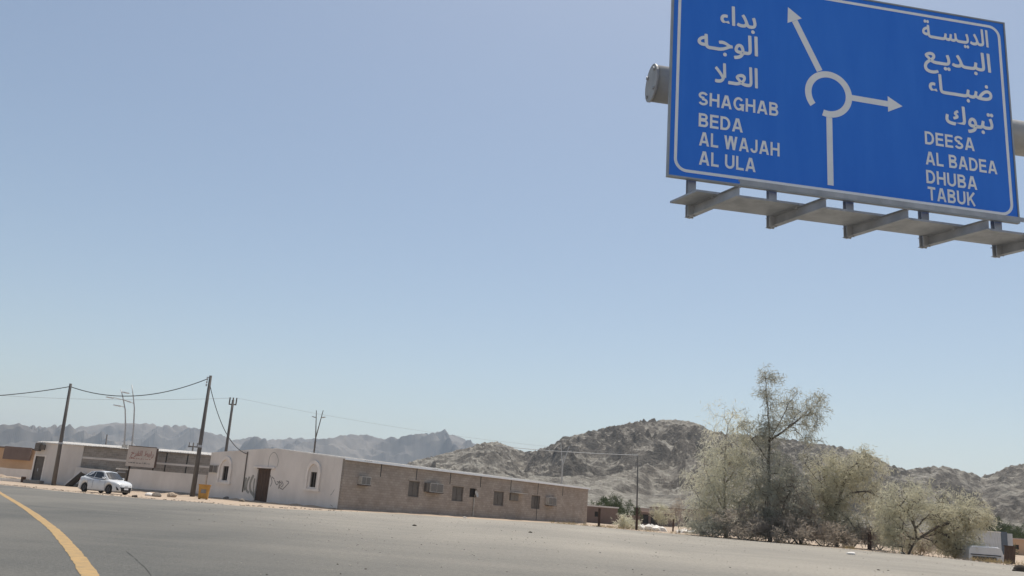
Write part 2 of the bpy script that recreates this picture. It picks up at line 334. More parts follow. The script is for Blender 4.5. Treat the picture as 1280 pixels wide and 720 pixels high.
# road edge line
yl = [G(-190, 600.2), G(-90, 602.6), G(-40, 606.5), G(0, 617), G(30, 634), G(60, 655.5), G(75, 669), G(90, 686), G(104, 705), G(118, 726), G(136, 770), G(170, 900)]
def catmull(p, n=8):
    out = []
    for i in range(len(p)-1):
        p0, p1, p2, p3 = p[max(i-1, 0)], p[i], p[i+1], p[min(i+2, len(p)-1)]
        for k in range(n):
            t = k/n; out.append(0.5*((2*p1) + (p2-p0)*t + (2*p0-5*p1+4*p2-p3)*t*t + (3*p1-p0-3*p2+p3)*t**3))
    return out + [p[-1]]
yl = [G(0, 615.5)+Vector((-9, 13.5, 0)), G(0, 615.5)+Vector((-4, 6.4, 0)), G(2, 617.5), G(30, 634.5), G(59, 655.5), G(75, 670.5), G(90, 688), G(104, 707), G(117, 729), G(134, 770), G(170, 900)]
def ribbon(mb, pts, wd, z, rn=None, jit=0.0):
    L, Rr = [], []
    for i, p in enumerate(pts):
        d = (pts[min(i+1, len(pts)-1)] - pts[max(i-1, 0)]); d.z = 0; d.normalize(); nn = Vector((-d.y, d.x, 0))
        j1 = rn.uniform(-jit, jit) if rn else 0; j2 = rn.uniform(-jit, jit) if rn else 0
        L.append((p.x+nn.x*(wd/2+j1), p.y+nn.y*(wd/2+j1), z)); Rr.append((p.x-nn.x*(wd/2+j2), p.y-nn.y*(wd/2+j2), z))
    for i in range(len(pts)-1): mb.poly([L[i+1], L[i], Rr[i], Rr[i+1]])
mb = MB(); ribbon(mb, catmull(yl, 14), 0.22, 0.011, rn, 0.012); mb.build('edge_line', M_yel, road)
for pts, wd in (([(158, 690), (168, 698), (174, 704), (182, 711), (190, 722)], 0.010),):
    mb = MB(); ribbon(mb, catmull([G(*p) for p in pts], 10), wd, 0.0105, rn, 0.006); mb.build('crack', M_crack, road)

# ------------------------------------------------------------------ hills
def skyline(px):
    A, E = [], []
    for x, y in px:
        d = ray(x, y); A.append(math.atan2(d[0], d[1])); E.append(d[2]/math.hypot(d[0], d[1]))
    return np.array(A), np.array(E)
def smooth1(a, k):
    ker = np.hanning(2*k+3)[1:-1]; ker /= ker.sum(); return np.convolve(np.pad(a, k, mode='edge'), ker, mode='valid')
def hill(name, px, az0, az1, na, r0, rc, r1, nr, mt, nscale, namp, seed, tailL, tailR, sm=4, conc=1.25, rcvar=0.1, crag=0.0):
    A, E = skyline(px)
    A = np.concatenate([[az0], A, [az1]]); E = np.concatenate([[tailL], E, [tailR]])
    az = np.linspace(az0, az1, na); tgt = np.interp(az, A, E)
    rr = np.linspace(r0, r1, nr)
    crest = rc*(1 + rcvar*perlin(az*9+seed, az*0+seed*1.7))
    X, Yh = polar_grid(az, rr)
    t = (rr[:, None]-r0)/(crest[None, :]-r0)
    up = np.clip(t, 0, 1); dn = np.clip((rr[:, None]-crest[None, :])/(r1-crest[None, :]), 0, 1)
    prof = np.where(t < 1, (up**conc)*(1.0-0.15*np.sin(up*math.pi)), (1-dn)**1.2)
    H = EYE + crest*tgt
    warp = fbm(X/nscale*0.6+seed, Yh/nscale*0.6, 3)*0.5
    ng = ridged(X/nscale+seed+warp, Yh/nscale+warp, 6) - 0.9
    ca, sa = math.cos(0.5), math.sin(0.5); Xr, Yr = X*ca-Yh*sa, X*sa+Yh*ca
    ng2 = fbm(Xr/nscale*5, Yr/nscale*5+seed, 4) + crag*((ridged(Xr/nscale*3.1+warp, Yr/nscale*5.5, 4)-0.9)*0.9 + np.clip(ridged(Xr/nscale*9, Yr/nscale*13+seed, 3)-0.75, 0, 1.0)*0.42)*np.clip(0.35+1.6*(0.3+fbm(X/nscale*1.3, Yh/nscale*1.3+7, 3)), 0.15, 1.3)
    env = np.clip(prof*3, 0, 1)*np.clip((1-prof)*4+0.3, 0, 1)
    Zh = H[None, :]*prof + namp*env*ng*np.clip(H[None, :]/H.max(), 0.35, 1) + namp*0.22*ng2*np.clip(prof*4, 0, 1)
    el = (Zh-EYE)/rr[:, None]; mxe = el.max(0)
    k = smooth1((np.maximum(tgt, 0.001)+0.02)/(np.maximum(mxe, 0.0005)+0.02), sm)
    Zh = Zh*k[None, :] - 1.5*(1-np.clip(prof*20, 0, 1))
    o = npmesh(name, np.stack([X, Yh, Zh], -1).reshape(-1, 3), grid_faces(nr, na)[:, ::-1], mt, smooth=False)
    o['kind'] = 'structure'; return o
near_px = [(470, 604), (500, 583), (515, 577), (540, 571), (560, 566), (585, 560), (605, 554), (622, 553), (640, 559), (655, 567), (672, 563), (690, 557), (705, 547), (722, 544),
           (745, 538), (765, 533), (783, 530), (800, 526), (830, 525), (858, 525), (874, 530), (884, 537), (905, 542), (935, 545), (975, 548), (1005, 552), (1030, 556), (1060, 562), (1090, 571), (1112, 582),
           (1132, 588), (1150, 585), (1168, 584), (1186, 584), (1205, 590), (1226, 597), (1240, 593), (1256, 586), (1280, 581), (1330, 577), (1400, 584)]
hill('rocky_hill', near_px, R_(-11), R_(46), 1250, 190, 520, 740, 290, M_hill, 80, 10.5, 4.2, 0.0, 0.05, sm=9, conc=1.15, crag=1.0)
far_px = [(-200, 527), (-120, 521), (-40, 531), (0, 533), (20, 529), (40, 532), (70, 534), (110, 534), (140, 530), (160, 530), (185, 531), (210, 537), (235, 536), (262, 542), (275, 546), (290, 552), (310, 549),
          (330, 548), (350, 551), (370, 549), (392, 551), (410, 549), (432, 546), (445, 547), (470, 551), (495, 551), (520, 546), (545, 541), (557, 540), (570, 545), (590, 554), (605, 560), (640, 570), (700, 590), (760, 600)]
hill('mountain_range', far_px, R_(-55), R_(14), 900, 2300, 4300, 6200, 130, M_far, 900, 150, 9.1, 0.03, 0.01, sm=6, conc=1.3, rcvar=0.12, crag=0.10)

# ================================================================== overhead direction sign
SW, SH = 6.15, 3.75
sgA = Vector((2.345, 12.646, 0)); sgR = math.atan2(0.143, 0.99)
gantry = empty('overhead_road_sign', sgA, sgR, 'large blue overhead direction sign with white roundabout diagram and place names on a steel gantry', 'road sign')
B0 = 6.5                                       # height of the panel's lower edge; local x along the sign, y away from the traffic
mb = MB(); mb.box(0, SW, 0, 0.05, B0, B0+SH); panel = mb.build('sign_panel', M_blue, gantry)
mb = MB()
for i in range(7):
    zz = B0 + 0.25 + i*(SH-0.5)/6; mb.box(0.08, SW-0.08, 0.055, 0.10, zz-0.04, zz+0.04)
mb.build('stiffener_rails', M_alu, panel)
mb = MB()                                      # thin aluminium rim
mb.box(-0.03, -0.002, -0.01, 0.06, B0-0.03, B0+SH+0.03); mb.box(SW+0.002, SW+0.03, -0.01, 0.06, B0-0.03, B0+SH+0.03)
mb.box(0, SW, -0.01, 0.06, B0+SH+0.002, B0+SH+0.03); mb.box(0, SW, -0.01, 0.06, B0-0.03, B0-0.002)
mb.build('rim', M_alu, panel)
# white border line with rounded corners
def rrect(x0, x1, z0, z1, r, y, n=8):
    out = []
    for cx, cz, a0 in ((x1-r, z1-r, 0), (x0+r, z1-r, 90), (x0+r, z0+r, 180), (x1-r, z0+r, 270)):
        for k in range(n+1):
            a = R_(a0+90*k/n); out.append(Vector((cx+r*math.cos(a), y, cz+r*math.sin(a))))
    return out
YF = -0.004
mb = MB(); o_ = rrect(0.075, SW-0.075, B0+0.075, B0+SH-0.075, 0.22, YF); i_ = rrect(0.125, SW-0.125, B0+0.125, B0+SH-0.125, 0.17, YF)
mb.strip(o_+o_[:1], i_+i_[:1], (0, 0.003, 0)); mb.build('border', M_white, panel)
def arc(cx, cz, r, a0, a1, n): return [Vector((cx+r*math.cos(R_(a0+(a1-a0)*k/n)), YF, cz+r*math.sin(R_(a0+(a1-a0)*k/n)))) for k in range(n+1)]
cx, cz = 2.755, B0+1.83
mb = MB()                                       # ring open at the lower left
mb.strip(arc(cx, cz, 0.425, -107, 219, 48), arc(cx, cz, 0.31, -107, 219, 48), (0, 0.003, 0))
def shaft(p, q, wd):
    p = Vector((p[0], YF, B0+p[1])); q = Vector((q[0], YF, B0+q[1])); d = (q-p).normalized(); s = Vector((-d.z, 0, d.x))*wd/2
    mb.strip([p+s, q+s], [p-s, q-s], (0, 0.003, 0))
def head(tip, d, ln, wd):
    tip = Vector((tip[0], YF, B0+tip[1])); d = Vector((d[0], 0, d[1])).normalized(); s = Vector((-d.z, 0, d.x))
    mb.extrude([tip, tip-d*ln+s*wd/2, tip-d*ln-s*wd/2], (0, 0.003, 0))
mb.box(cx-0.05, cx+0.055, YF, YF+0.003, B0+0.19, B0+1.83-0.427)
shaft((2.60, 2.24), (2.157, 3.119), 0.11); head((2.035, 3.364), (-0.45, 0.9), 0.27, 0.29)
shaft((3.178, 1.83), (3.834, 1.818), 0.105); head((4.106, 1.815), (1, -0.01), 0.27, 0.29)
mb.build('roundabout_symbol', M_white, panel)

FORMS = {'ا': 'FE8D FE8E', 'ب': 'FE8F FE90 FE91 FE92', 'ة': 'FE93 FE94', 'ت': 'FE95 FE96 FE97 FE98', 'ج': 'FE9D FE9E FE9F FEA0', 'ح': 'FEA1 FEA2 FEA3 FEA4',
         'خ': 'FEA5 FEA6 FEA7 FEA8', 'د': 'FEA9 FEAA', 'ر': 'FEAD FEAE', 'س': 'FEB1 FEB2 FEB3 FEB4', 'ض': 'FEBD FEBE FEBF FEC0', 'ط': 'FEC1 FEC2 FEC3 FEC4', 'ع': 'FEC9 FECA FECB FECC',
         'ف': 'FED1 FED2 FED3 FED4', 'ك': 'FED9 FEDA FEDB FEDC', 'ل': 'FEDD FEDE FEDF FEE0', 'ه': 'FEE9 FEEA FEEB FEEC', 'و': 'FEED FEEE', 'ي': 'FEF1 FEF2 FEF3 FEF4',
         'ء': 'FE80', 'لا': 'FEFB FEFC', 'ـ': '0640 0640 0640 0640'}
def shape_arabic(wd):
    out = []
    for part in wd.split(' '):
        t = []
        i = 0
        while i < len(part):
            if part[i:i+2] == 'لا': t.append('لا'); i += 2
            else: t.append(part[i]); i += 1
        res = []
        for k, c in enumerate(t):
            fm = FORMS[c].split()
            pj = k > 0 and len(FORMS[t[k-1]].split()) == 4 and len(fm) > 1
            nj = len(fm) == 4 and k+1 < len(t) and len(FORMS[t[k+1]].split()) > 1
            idx = (3 if pj and nj else 1 if pj else 2 if nj else 0)
            res.append(chr(int(fm[idx], 16)))
        out.append(''.join(reversed(res)))
    return ' '.join(reversed(out))
def text_mesh(body, bold=0.0, spacing=1.0):
    c = bpy.data.curves.new('lettering', 'FONT'); c.body = body; c.offset = bold; c.space_character = spacing; c.resolution_u = 6; c.fill_mode = 'FRONT'
    o = bpy.data.objects.new('lettering', c); COL.objects.link(o); bpy.context.view_layer.update()
    me = bpy.data.meshes.new_from_object(o.evaluated_get(bpy.context.evaluated_depsgraph_get()))
    bpy.data.objects.remove(o); bpy.data.curves.remove(c); return me
# block capitals drawn as strokes on a unit cap height
def _arc(cx, cz, rx, rz, a0, a1, n=10): return [(cx+rx*math.cos(R_(a0+(a1-a0)*k/n)), cz+rz*math.sin(R_(a0+(a1-a0)*k/n))) for k in range(n+1)]
SWD = 0.175; hw = SWD/2
GLY = {'H': (0.74, [[(hw, 0), (hw, 1)], [(0.74-hw, 0), (0.74-hw, 1)], [(hw, 0.5), (0.74-hw, 0.5)]]), 'E': (0.64, [[(hw, 0), (hw, 1)], [(hw, hw), (0.64, hw)], [(hw, 0.515), (0.60, 0.515)], [(hw, 1-hw), (0.64, 1-hw)]]),
       'L': (0.60, [[(hw, 0), (hw, 1)], [(hw, hw), (0.60, hw)]]), 'T': (0.66, [[(0.33, 0), (0.33, 1)], [(0, 1-hw), (0.66, 1-hw)]]),
       'A': (0.80, [[(0.09, 0), (0.37, 1)], [(0.71, 0), (0.43, 1)], [(0.2, 0.29), (0.6, 0.29)]]), 'W': (1.06, [[(0.09, 1), (0.28, 0)], [(0.28, 0.0), (0.50, 1)], [(0.56, 1), (0.78, 0.0)], [(0.97, 1), (0.78, 0)]]),
       'K': (0.76, [[(hw, 0), (hw, 1)], [(hw+0.02, 0.36), (0.65, 1)], [(0.30, 0.56), (0.66, 0)]]),
       'D': (0.74, [[(hw, 0), (hw, 1)], [(hw, hw), (0.30, hw)]+_arc(0.32, 0.5, 0.42-hw, 0.5-hw, -90, 90, 14)+[(hw, 1-hw)]]),
       'B': (0.70, [[(hw, 0), (hw, 1)], [(hw, hw), (0.38, hw)]+_arc(0.42, 0.285, 0.28-hw, 0.285-hw, -90, 90)+[(hw, 0.57-hw)], [(hw, 0.48+hw), (0.36, 0.48+hw)]+_arc(0.40, 0.74, 0.26-hw, 0.26-hw, -90, 90)+[(hw, 1-hw)]]),
       'U': (0.74, [[(hw, 1), (hw, 0.36)]+_arc(0.37, 0.36, 0.37-hw, 0.36-hw, 180, 360, 16)+[(0.74-hw, 1)]]), 'J': (0.58, [[(0.58-hw, 1), (0.58-hw, 0.30)]+_arc(0.29, 0.30, 0.29-hw, 0.30-hw, 360, 180, 14)]),
       'S': (0.70, [_arc(0.35, 0.735, 0.35-hw, 0.265-hw, 15, 270, 16)+_arc(0.35, 0.27, 0.35-hw, 0.27-hw, 90, -165, 16)]),
       'G': (0.80, [_arc(0.40, 0.5, 0.40-hw, 0.5-hw, 38, 330, 26)+[(0.80-hw, 0.42), (0.46, 0.42)], [(0.80-hw, 0.5), (0.80-hw, 0)]]), ' ': (0.22, [])}
def capitals(word, x0, x1, zb, hgt, parent):
    adv = 0.13; tot = sum(GLY[c][0]+adv for c in word)-adv; sx = (x1-x0)/tot; x = x0; mb = MB(); lay = 0
    for c in word:
        if c == ' ': mb.build('lettering', M_white, parent); mb = MB()
        for st in GLY[c][1]:
            st = [q for i, q in enumerate(st) if i == 0 or abs(q[0]-st[i-1][0])+abs(q[1]-st[i-1][1]) > 1e-3]; pts = [Vector((q[0], 0, q[1])) for q in st]; A_, B_ = [], []
            for i, p in enumerate(pts):
                d0 = (pts[i]-pts[i-1]).normalized() if i else (pts[1]-pts[0]).normalized(); d1 = (pts[i+1]-pts[i]).normalized() if i+1 < len(pts) else d0
                t = (d0+d1).normalized(); k = 1/max(0.5, t.dot(d1)); nn_ = Vector((-t.z, 0, t.x))*hw*k
                if c in 'AW' and len(pts) == 2 and abs(d0.z) > 0.5: nn_ = Vector((-math.copysign(hw*1.06, d0.z), 0, 0))
                A_.append(p+nn_); B_.append(p-nn_)
            yy = YF-0.0004*(lay % 4); lay += 1
            f = lambda p: (x+p.x*sx, yy, zb+p.z*hgt)
            for i in range(len(pts)-1): mb.poly([f(A_[i]), f(B_[i]), f(B_[i+1]), f(A_[i+1])])
        x += (GLY[c][0]+adv)*sx
    return mb.build('lettering', M_white, parent)
for body, x0, x1, zb in (('SHAGHAB', 0.465, 1.85, 1.285), ('BEDA', 0.475, 1.232, 0.90), ('AL WAJAH', 0.49, 1.87, 0.57), ('AL ULA', 0.495, 1.455, 0.237),
                         ('DEESA', 4.495, 5.42, 1.175), ('AL BADEA', 4.49, 5.82, 0.805), ('DHUBA', 4.485, 5.42, 0.467), ('TABUK', 4.50, 5.375, 0.168)):
    capitals(body, x0, x1, B0+zb, 0.24, panel)
def maxx(me): return max(v.co.x for v in me.vertices)
_bar = maxx(text_mesh('|')); _gc = {}
def arabic(word, x0, x1, zb, em, parent, mt, y, bold):
    x = 0.0; allv = []; mb = MB()
    for i, g in enumerate(shape_arabic(word)):
        if g == ' ': x += 0.28; continue
        if g not in _gc:
            me = text_mesh(g, 0.0); me2 = text_mesh(g+'|'); _gc[g] = ([v.co.copy() for v in me.vertices], [tuple(p.vertices) for p in me.polygons], maxx(me2)-_bar)
        vs_, fs_, ad = _gc[g]
        for k in range(9):                        # stroke thickened evenly to the sign's heavy weight
            dx, dz = (0, 0) if k == 8 else (bold*math.cos(k*math.pi/4), bold*math.sin(k*math.pi/4))
            mb.add([(v.x+x+dx, -0.0002*(k+9*(i % 2)), v.y+dz) for v in vs_], fs_)
        x += ad
    a = np.array(mb.v); lo, hi = a[:, 0].min(), a[:, 0].max()
    mb.v = [(x0+(p[0]-lo)/(hi-lo)*(x1-x0), y+p[1], zb+p[2]*em) for p in mb.v]
    return mb.build('lettering', mt, parent)
for body, x0, x1, zb in (('بداء', 0.80, 1.462, 2.84), ('الوجـه', 0.425, 1.492, 2.335), ('العـلا', 0.735, 1.492, 1.745),
                         ('الديـســة', 4.545, 5.83, 3.23), ('البـديـع', 4.545, 5.84, 2.735), ('ضبـــاء', 4.60, 5.83, 2.18), ('تبوك', 4.90, 5.82, 1.625)):
    arabic(body, x0, x1, B0+zb, 0.455 if zb > 3 else 0.49, panel, M_white, YF, 0.022)

# steel behind and below the panel
mb = MB(); mb.tube([(-0.14, 0.56, B0+1.86), (11.2, 0.56, B0+1.86)], 0.31, 28); beam = mb.build('cantilever_arm', M_tube, gantry, smooth=True)
for p in beam.data.polygons:
    if len(p.vertices) > 4: p.use_smooth = False
mb = MB(); mb.tube([(-0.175, 0.56, B0+1.86), (-0.145, 0.56, B0+1.86)], 0.325, 28)
mb.build('end_plate', M_tube, beam)
for k in range(4):
    a = R_(45+90*k); mb = MB(); mb.tube([(-0.205, 0.56+0.25*math.cos(a), B0+1.86+0.25*math.sin(a)), (-0.178, 0.56+0.25*math.cos(a), B0+1.86+0.25*math.sin(a))], 0.03, 6); mb.build('bolt', M_galv, beam)
mb = MB(); mb.tube([(11.2, 0.56, 0.1), (11.2, 0.56, B0+2.3)], [0.42, 0.33], 28); mb.build('mast', M_tube, gantry, smooth=True)
mb = MB(); mb.box(10.6, 11.8, -0.04, 1.16, 0, 0.1); mb.build('base_plate', M_galv, gantry)
SK = 0.33                                       # the walkway brackets stand a little askew to the panel
for k, sx in enumerate((0.44, 1.82, 3.17, 4.53, 5.88)):
    mb = MB()                                   # upright fixed behind the panel
    mb.box(sx-0.065, sx+0.065, 0.13, 0.145, B0-0.60, B0+SH-0.3); mb.box(sx-0.065, sx+0.065, 0.225, 0.24, B0-0.60, B0+SH-0.3); mb.box(sx-0.012, sx+0.012, 0.146, 0.224, B0-0.60, B0+SH-0.3)
    mb.build('upright', M_galv, gantry)
    a = Vector((sx-0.01, 0.30, B0-0.5)); b = Vector((sx-0.01+SK*1.12, -0.88, B0-0.5))
    mb = MB(); mb.beam(a, b, 0.012, 0.15); br = None
    up_ = Vector((0, 0, 0.0785)); mb.beam(a+up_, b+up_, 0.10, 0.007); mb.beam(a-up_, b-up_, 0.10, 0.007)
    br = mb.build('walkway_bracket', M_galv, gantry)
    mb = MB(); mb.beam((sx+0.02, 0.13, B0-0.18), (sx+0.02+SK*0.45, -0.36, B0-0.425), 0.05, 0.05); mb.build('brace', M_galv, br)
    mb = MB(); mb.extrude([(sx+0.07, 0.12, B0-0.41), (sx+0.07, 0.12, B0-0.27), (sx+0.12, -0.07, B0-0.41)], (0.012, 0, 0)); mb.build('gusset', M_galv, br)
# walkway planks of folded steel sheet
zp = B0-0.412
for k in range(5):
    x0 = -0.06 if k == 0 else 0.44+k*1.362-1.35; x1 = 0.44+k*1.362-0.006
    if k == 0: x1 = 0.44
for k, (x0, x1) in enumerate(((0.14, 1.80), (1.806, 4.51), (4.516, 6.9))):
    y0, y1 = -0.46, 0.16; s0, s1 = -y0*SK, -y1*SK
    mb = MB(); mb.hexa([(x0+s0, y0, zp-0.004), (x1+s0, y0, zp-0.004), (x1+s1, y1, zp-0.004), (x0+s1, y1, zp-0.004), (x0+s0, y0, zp+0.03), (x1+s0, y0, zp+0.03), (x1+s1, y1, zp+0.03), (x0+s1, y1, zp+0.03)])
    mb.build('walkway_plank', M_galv, gantry)
mb = MB(); mb.box(0.80, 7.4, -0.90, -0.894, B0-0.39, B0-0.315); mb.box(0.80, 7.4, -0.893, -0.83, B0-0.321, B0-0.315); mb.build('lamp_rail', M_galv, gantry)
for zz in (B0-0.20, B0-0.29):
    mb = MB(); mb.tube([(0.42, 0.118, zz), (7.3, 0.118, zz)], 0.02, 6); mb.build('conduit', M_galv, gantry)

# ================================================================== long building with white front and block side
cB = Vector((-13.07, 73.36, 0)); uB = (Vector((11.14, 106.87, 0))-cB); LB = uB.length; angB = math.atan2(uB.y, uB.x); uB.normalize()
vB = Vector((-uB.y, uB.x, 0)); WB, HB = 17.8, 4.15
bB = empty('long_building', cB, angB, 'long low flat building with cream plastered front and brown block side wall', 'building')
def on_block(px, py):                            # pixel -> (x, z) on the block side wall
    d = Vector(ray(px, py)); nrm = -vB; t = (cB-Vector(CAM)).dot(nrm)/d.dot(nrm); p = Vector(CAM)+d*t-cB; return p.dot(uB), p.z
def on_front(px, py):                            # pixel -> (y, z) on the plastered front
    d = Vector(ray(px, py)); nrm = -uB; t = (cB-Vector(CAM)).dot(nrm)/d.dot(nrm); p = Vector(CAM)+d*t-cB; return p.dot(vB), p.z
def wall_cells(L0, L1, z0, z1, holes):
    xs = sorted({L0, L1} | {h[0] for h in holes} | {h[1] for h in holes}); zs = sorted({z0, z1} | {h[2] for h in holes} | {h[3] for h in holes})
    for i in range(len(xs)-1):
        for j in range(len(zs)-1):
            mx_, mz_ = (xs[i]+xs[i+1])/2, (zs[j]+zs[j+1])/2
            if not any(h[0] < mx_ < h[1] and h[2] < mz_ < h[3] for h in holes): yield xs[i], xs[i+1], zs[j], zs[j+1]
def holed_wall(mb, mapf, L0, L1, z0, z1, holes, th):   # mapf(s, depth, z) -> point; front face, back face and reveals
    for a, b, c, d in wall_cells(L0, L1, z0, z1, holes):
        mb.poly([mapf(a, 0, c), mapf(b, 0, c), mapf(b, 0, d), mapf(a, 0, d)]); mb.poly([mapf(a, th, c), mapf(a, th, d), mapf(b, th, d), mapf(b, th, c)])
    for a, b, c, d in holes:
        for p, q in (((a, c), (b, c)), ((b, c), (b, d)), ((b, d), (a, d)), ((a, d), (a, c))):
            mb.poly([mapf(p[0], 0, p[1]), mapf(p[0], th, p[1]), mapf(q[0], th, q[1]), mapf(q[0], 0, q[1])])
    for p, q in (((L0, z0), (L1, z0)), ((L1, z0), (L1, z1)), ((L1, z1), (L0, z1)), ((L0, z1), (L0, z0))):
        mb.poly([mapf(p[0], 0, p[1]), mapf(q[0], 0, q[1]), mapf(q[0], th, q[1]), mapf(p[0], th, p[1])])
def rect_of(fn, x0, x1, y0, y1):
    xm, ym = (x0+x1)/2, (y0+y1)/2
    sl_, sr = fn(x0, ym)[0], fn(x1, ym)[0]; zt, zb_ = fn(xm, y0)[1], fn(xm, y1)[1]
    return min(sl_, sr), max(sl_, sr), zb_, zt
wins = [rect_of(on_block, *r) for r in ((510.5, 524, 601.6, 621), (565, 579, 608.2, 626.5), (617, 629.5, 614.4, 632), (664, 675, 619.5, 636))]
dark = [rect_of(on_block, 587, 595.5, 610.5, 621.5)]
acs = [rect_of(on_block, *r) for r in ((447.6, 459.3, 595.5, 606), (534, 550, 604, 615.5), (637, 647, 616.5, 626), (682, 692, 621.5, 631.5))]
# block side: outer leaf with openings, y = 0 faces the lot
mf = lambda s, d, z: (s, d, z)
mb = MB(); holed_wall(mb, mf, 0.03, LB, 0, HB, wins+dark, 0.25); mb.box(LB-0.25, LB, 0.26, WB, 0, HB); mb.box(0.3, LB-0.26, WB-0.25, WB, 0, HB)
mb.build('block_wall', M_block, bB)
for a, b, c, d in wins:
    wn = MB().box(a, b, 0.14, 0.2, c, d).build('window', M_shut, bB)
    f_ = MB(); f_.box(a, a+0.06, 0.10, 0.139, c, d); f_.box(b-0.06, b, 0.10, 0.139, c, d); f_.box(a+0.06, b-0.06, 0.10, 0.139, c, c+0.06); f_.box(a+0.06, b-0.06, 0.10, 0.139, d-0.06, d); f_.box((a+b)/2-0.03, (a+b)/2+0.03, 0.10, 0.139, c+0.06, d-0.06)
    f_.build('frame', M_shut, wn)
    MB().box(a-0.12, b+0.12, -0.03, 0.02, d+0.02, d+0.14).build('lintel', M_block, bB)
a, b, c, d = dark[0]
MB().box(a, b, 0.2, 0.24, c, d).build('window', M_dark, bB)
def dish(mb, c, r, nrm, depth=0.25, n=16):
    nrm = Vector(nrm).normalized(); e1 = nrm.orthogonal().normalized(); e2 = nrm.cross(e1); c = Vector(c)
    rings = []
    for k in range(5):
        q = k/4; rings.append([c + (e1*math.cos(2*math.pi*j/n)+e2*math.sin(2*math.pi*j/n))*r*q + nrm*depth*r*q*q for j in range(n)])
    for k in range(4):
        for j in range(n):
            j2 = (j+1) % n; mb.poly([rings[k][j], rings[k][j2], rings[k+1][j2], rings[k+1][j]])
mb = MB(); dish(mb, ((a+b)/2+0.25, -0.22, c+0.32), 0.34, (0.2, -0.9, 0.35)); mb.beam(((a+b)/2+0.25, -0.2, c+0.3), ((a+b)/2+0.25, 0.02, c+0.1), 0.04, 0.04)
mb.build('satellite_dish', M_acw, bB)
mb = MB(); mb.tube([((a+b)/2+0.2, -0.06, c-0.05), ((a+b)/2+0.2, -0.06, 0.0)], 0.05, 8); mb.build('drain_pipe', M_acw, bB)
for i, (a, b, c, d) in enumerate(acs):
    dp = 0.42 if i != 2 else 0.12
    ac = MB().box(a, b, -dp, 0.0, c, d).build('air_conditioner', M_acw if i != 2 else M_shut, bB)
    n_ = 2
    for q in range(n_):
        xa = a+0.05+(b-a-0.05)*q/n_; xb = a+(b-a-0.05)*(q+1)/n_
        MB().box(xa, xb, -dp-0.012, -dp-0.002, c+0.06, d-0.06).build('grille', M_grill, ac)
    if i == 1: MB().box(a-0.45, a-0.01, -0.3, 0.0, c, d-0.03).build('side_box', M_shut, ac)
    if i == 2: MB().box(a-0.1, b+0.9, -0.75, 0.0, d+0.03, d+0.07).build('awning', M_roof, ac)
    if i in (0, 1, 3): MB().box(a-0.05, b+0.05, -dp-0.05, 0.0, c-0.06, c-0.003).build('shelf', M_rust, ac)
rw = random.Random(2)
for px, y1 in ((475, 30), (519.6, 26), (562, 22), (600, 20), (638, 18), (703, 16), (672, 400)):
    s, _ = on_block(px, 600 + (px-475)*0.1); ln = 1.0 if y1 < 100 else 4.0
    MB().box(s-0.05, s+0.05, -0.012, 0.006, max(0.02, HB-0.15-ln), HB-0.02).build('expansion_joint', M_crack, bB)
# roof: ribbed metal sheets with a bright edge, one sheet per metre of wall
def pitched_sheet(y0, ridge, y1, H, rise):
    q = MB()
    def slab(x0, x1, up0, up1):
        q.hexa([(x0, y0, H+up0), (x1, y0, H+up0), (x1, ridge, H+rise+up0), (x0, ridge, H+rise+up0), (x0, y0, H+up1), (x1, y0, H+up1), (x1, ridge, H+rise+up1), (x0, ridge, H+rise+up1)])
        q.hexa([(x0, ridge+0.001, H+rise+up0), (x1, ridge+0.001, H+rise+up0), (x1, y1, H+up0), (x0, y1, H+up0), (x0, ridge+0.001, H+rise+up1), (x1, ridge+0.001, H+rise+up1), (x1, y1, H+up1), (x0, y1, H+up1)])
    slab(0.02, 0.98, 0.02, 0.07)
    for k in range(4): slab(0.05+k*0.24, 0.15+k*0.24, 0.071, 0.105)
    return q
rs = pitched_sheet(-0.22, 8.9, WB+0.1, HB, 0.60)
ro = rs.build('roof_sheet', M_roof, bB, loc=(0.3, 0, 0))
roof_me = ro.data
for k in range(1, int(LB)):
    link('roof_sheet', roof_me, bB, (0.3+k, rw.uniform(-0.05, 0.03), rw.uniform(-0.012, 0.012)))
MB().box(0.05, LB+0.05, -0.262, -0.222, HB-0.07, HB+0.10).build('sunlit_fascia', M_white, bB)  # added white strip, its colour stands in for the sunlit roof edge
# plastered front, x = 0 faces the road; parapet swells in the middle
def arch_rects(px): return rect_of(on_front, *px)
fw = [arch_rects((278, 284.8, 582.6, 600.5)), arch_rects((387.6, 395, 590, 609))]
fdoor = arch_rects((319.5, 336, 586, 627)); fdoor = (fdoor[0], fdoor[1], 0.02, fdoor[3])
side_ac = arch_rects((259.5, 273, 581, 591)); side_ac = (side_ac[0], min(side_ac[1], WB-0.15), side_ac[2], side_ac[3])
mff = lambda s, d, z: (d, s, z)
mb = MB(); holed_wall(mb, mff, 0.0, WB, 0, HB, fw+[fdoor], 0.29)
par = [(0.0, 0.06), (2.2, 0.21), (4.5, 0.37), (6.7, 0.53), (8.2, 0.63), (9.8, 0.63), (11.5, 0.51), (13.5, 0.37), (16.0, 0.19), (WB, 0.06)]
for (a, ha), (b, hb) in zip(par, par[1:]):
    mb.hexa([(0, a, HB+0.001), (0.28, a, HB+0.001), (0.28, b, HB+0.001), (0, b, HB+0.001), (0, a, HB+ha), (0.28, a, HB+ha), (0.28, b, HB+hb), (0, b, HB+hb)])
mb.build('plastered_front', M_plaster, bB)
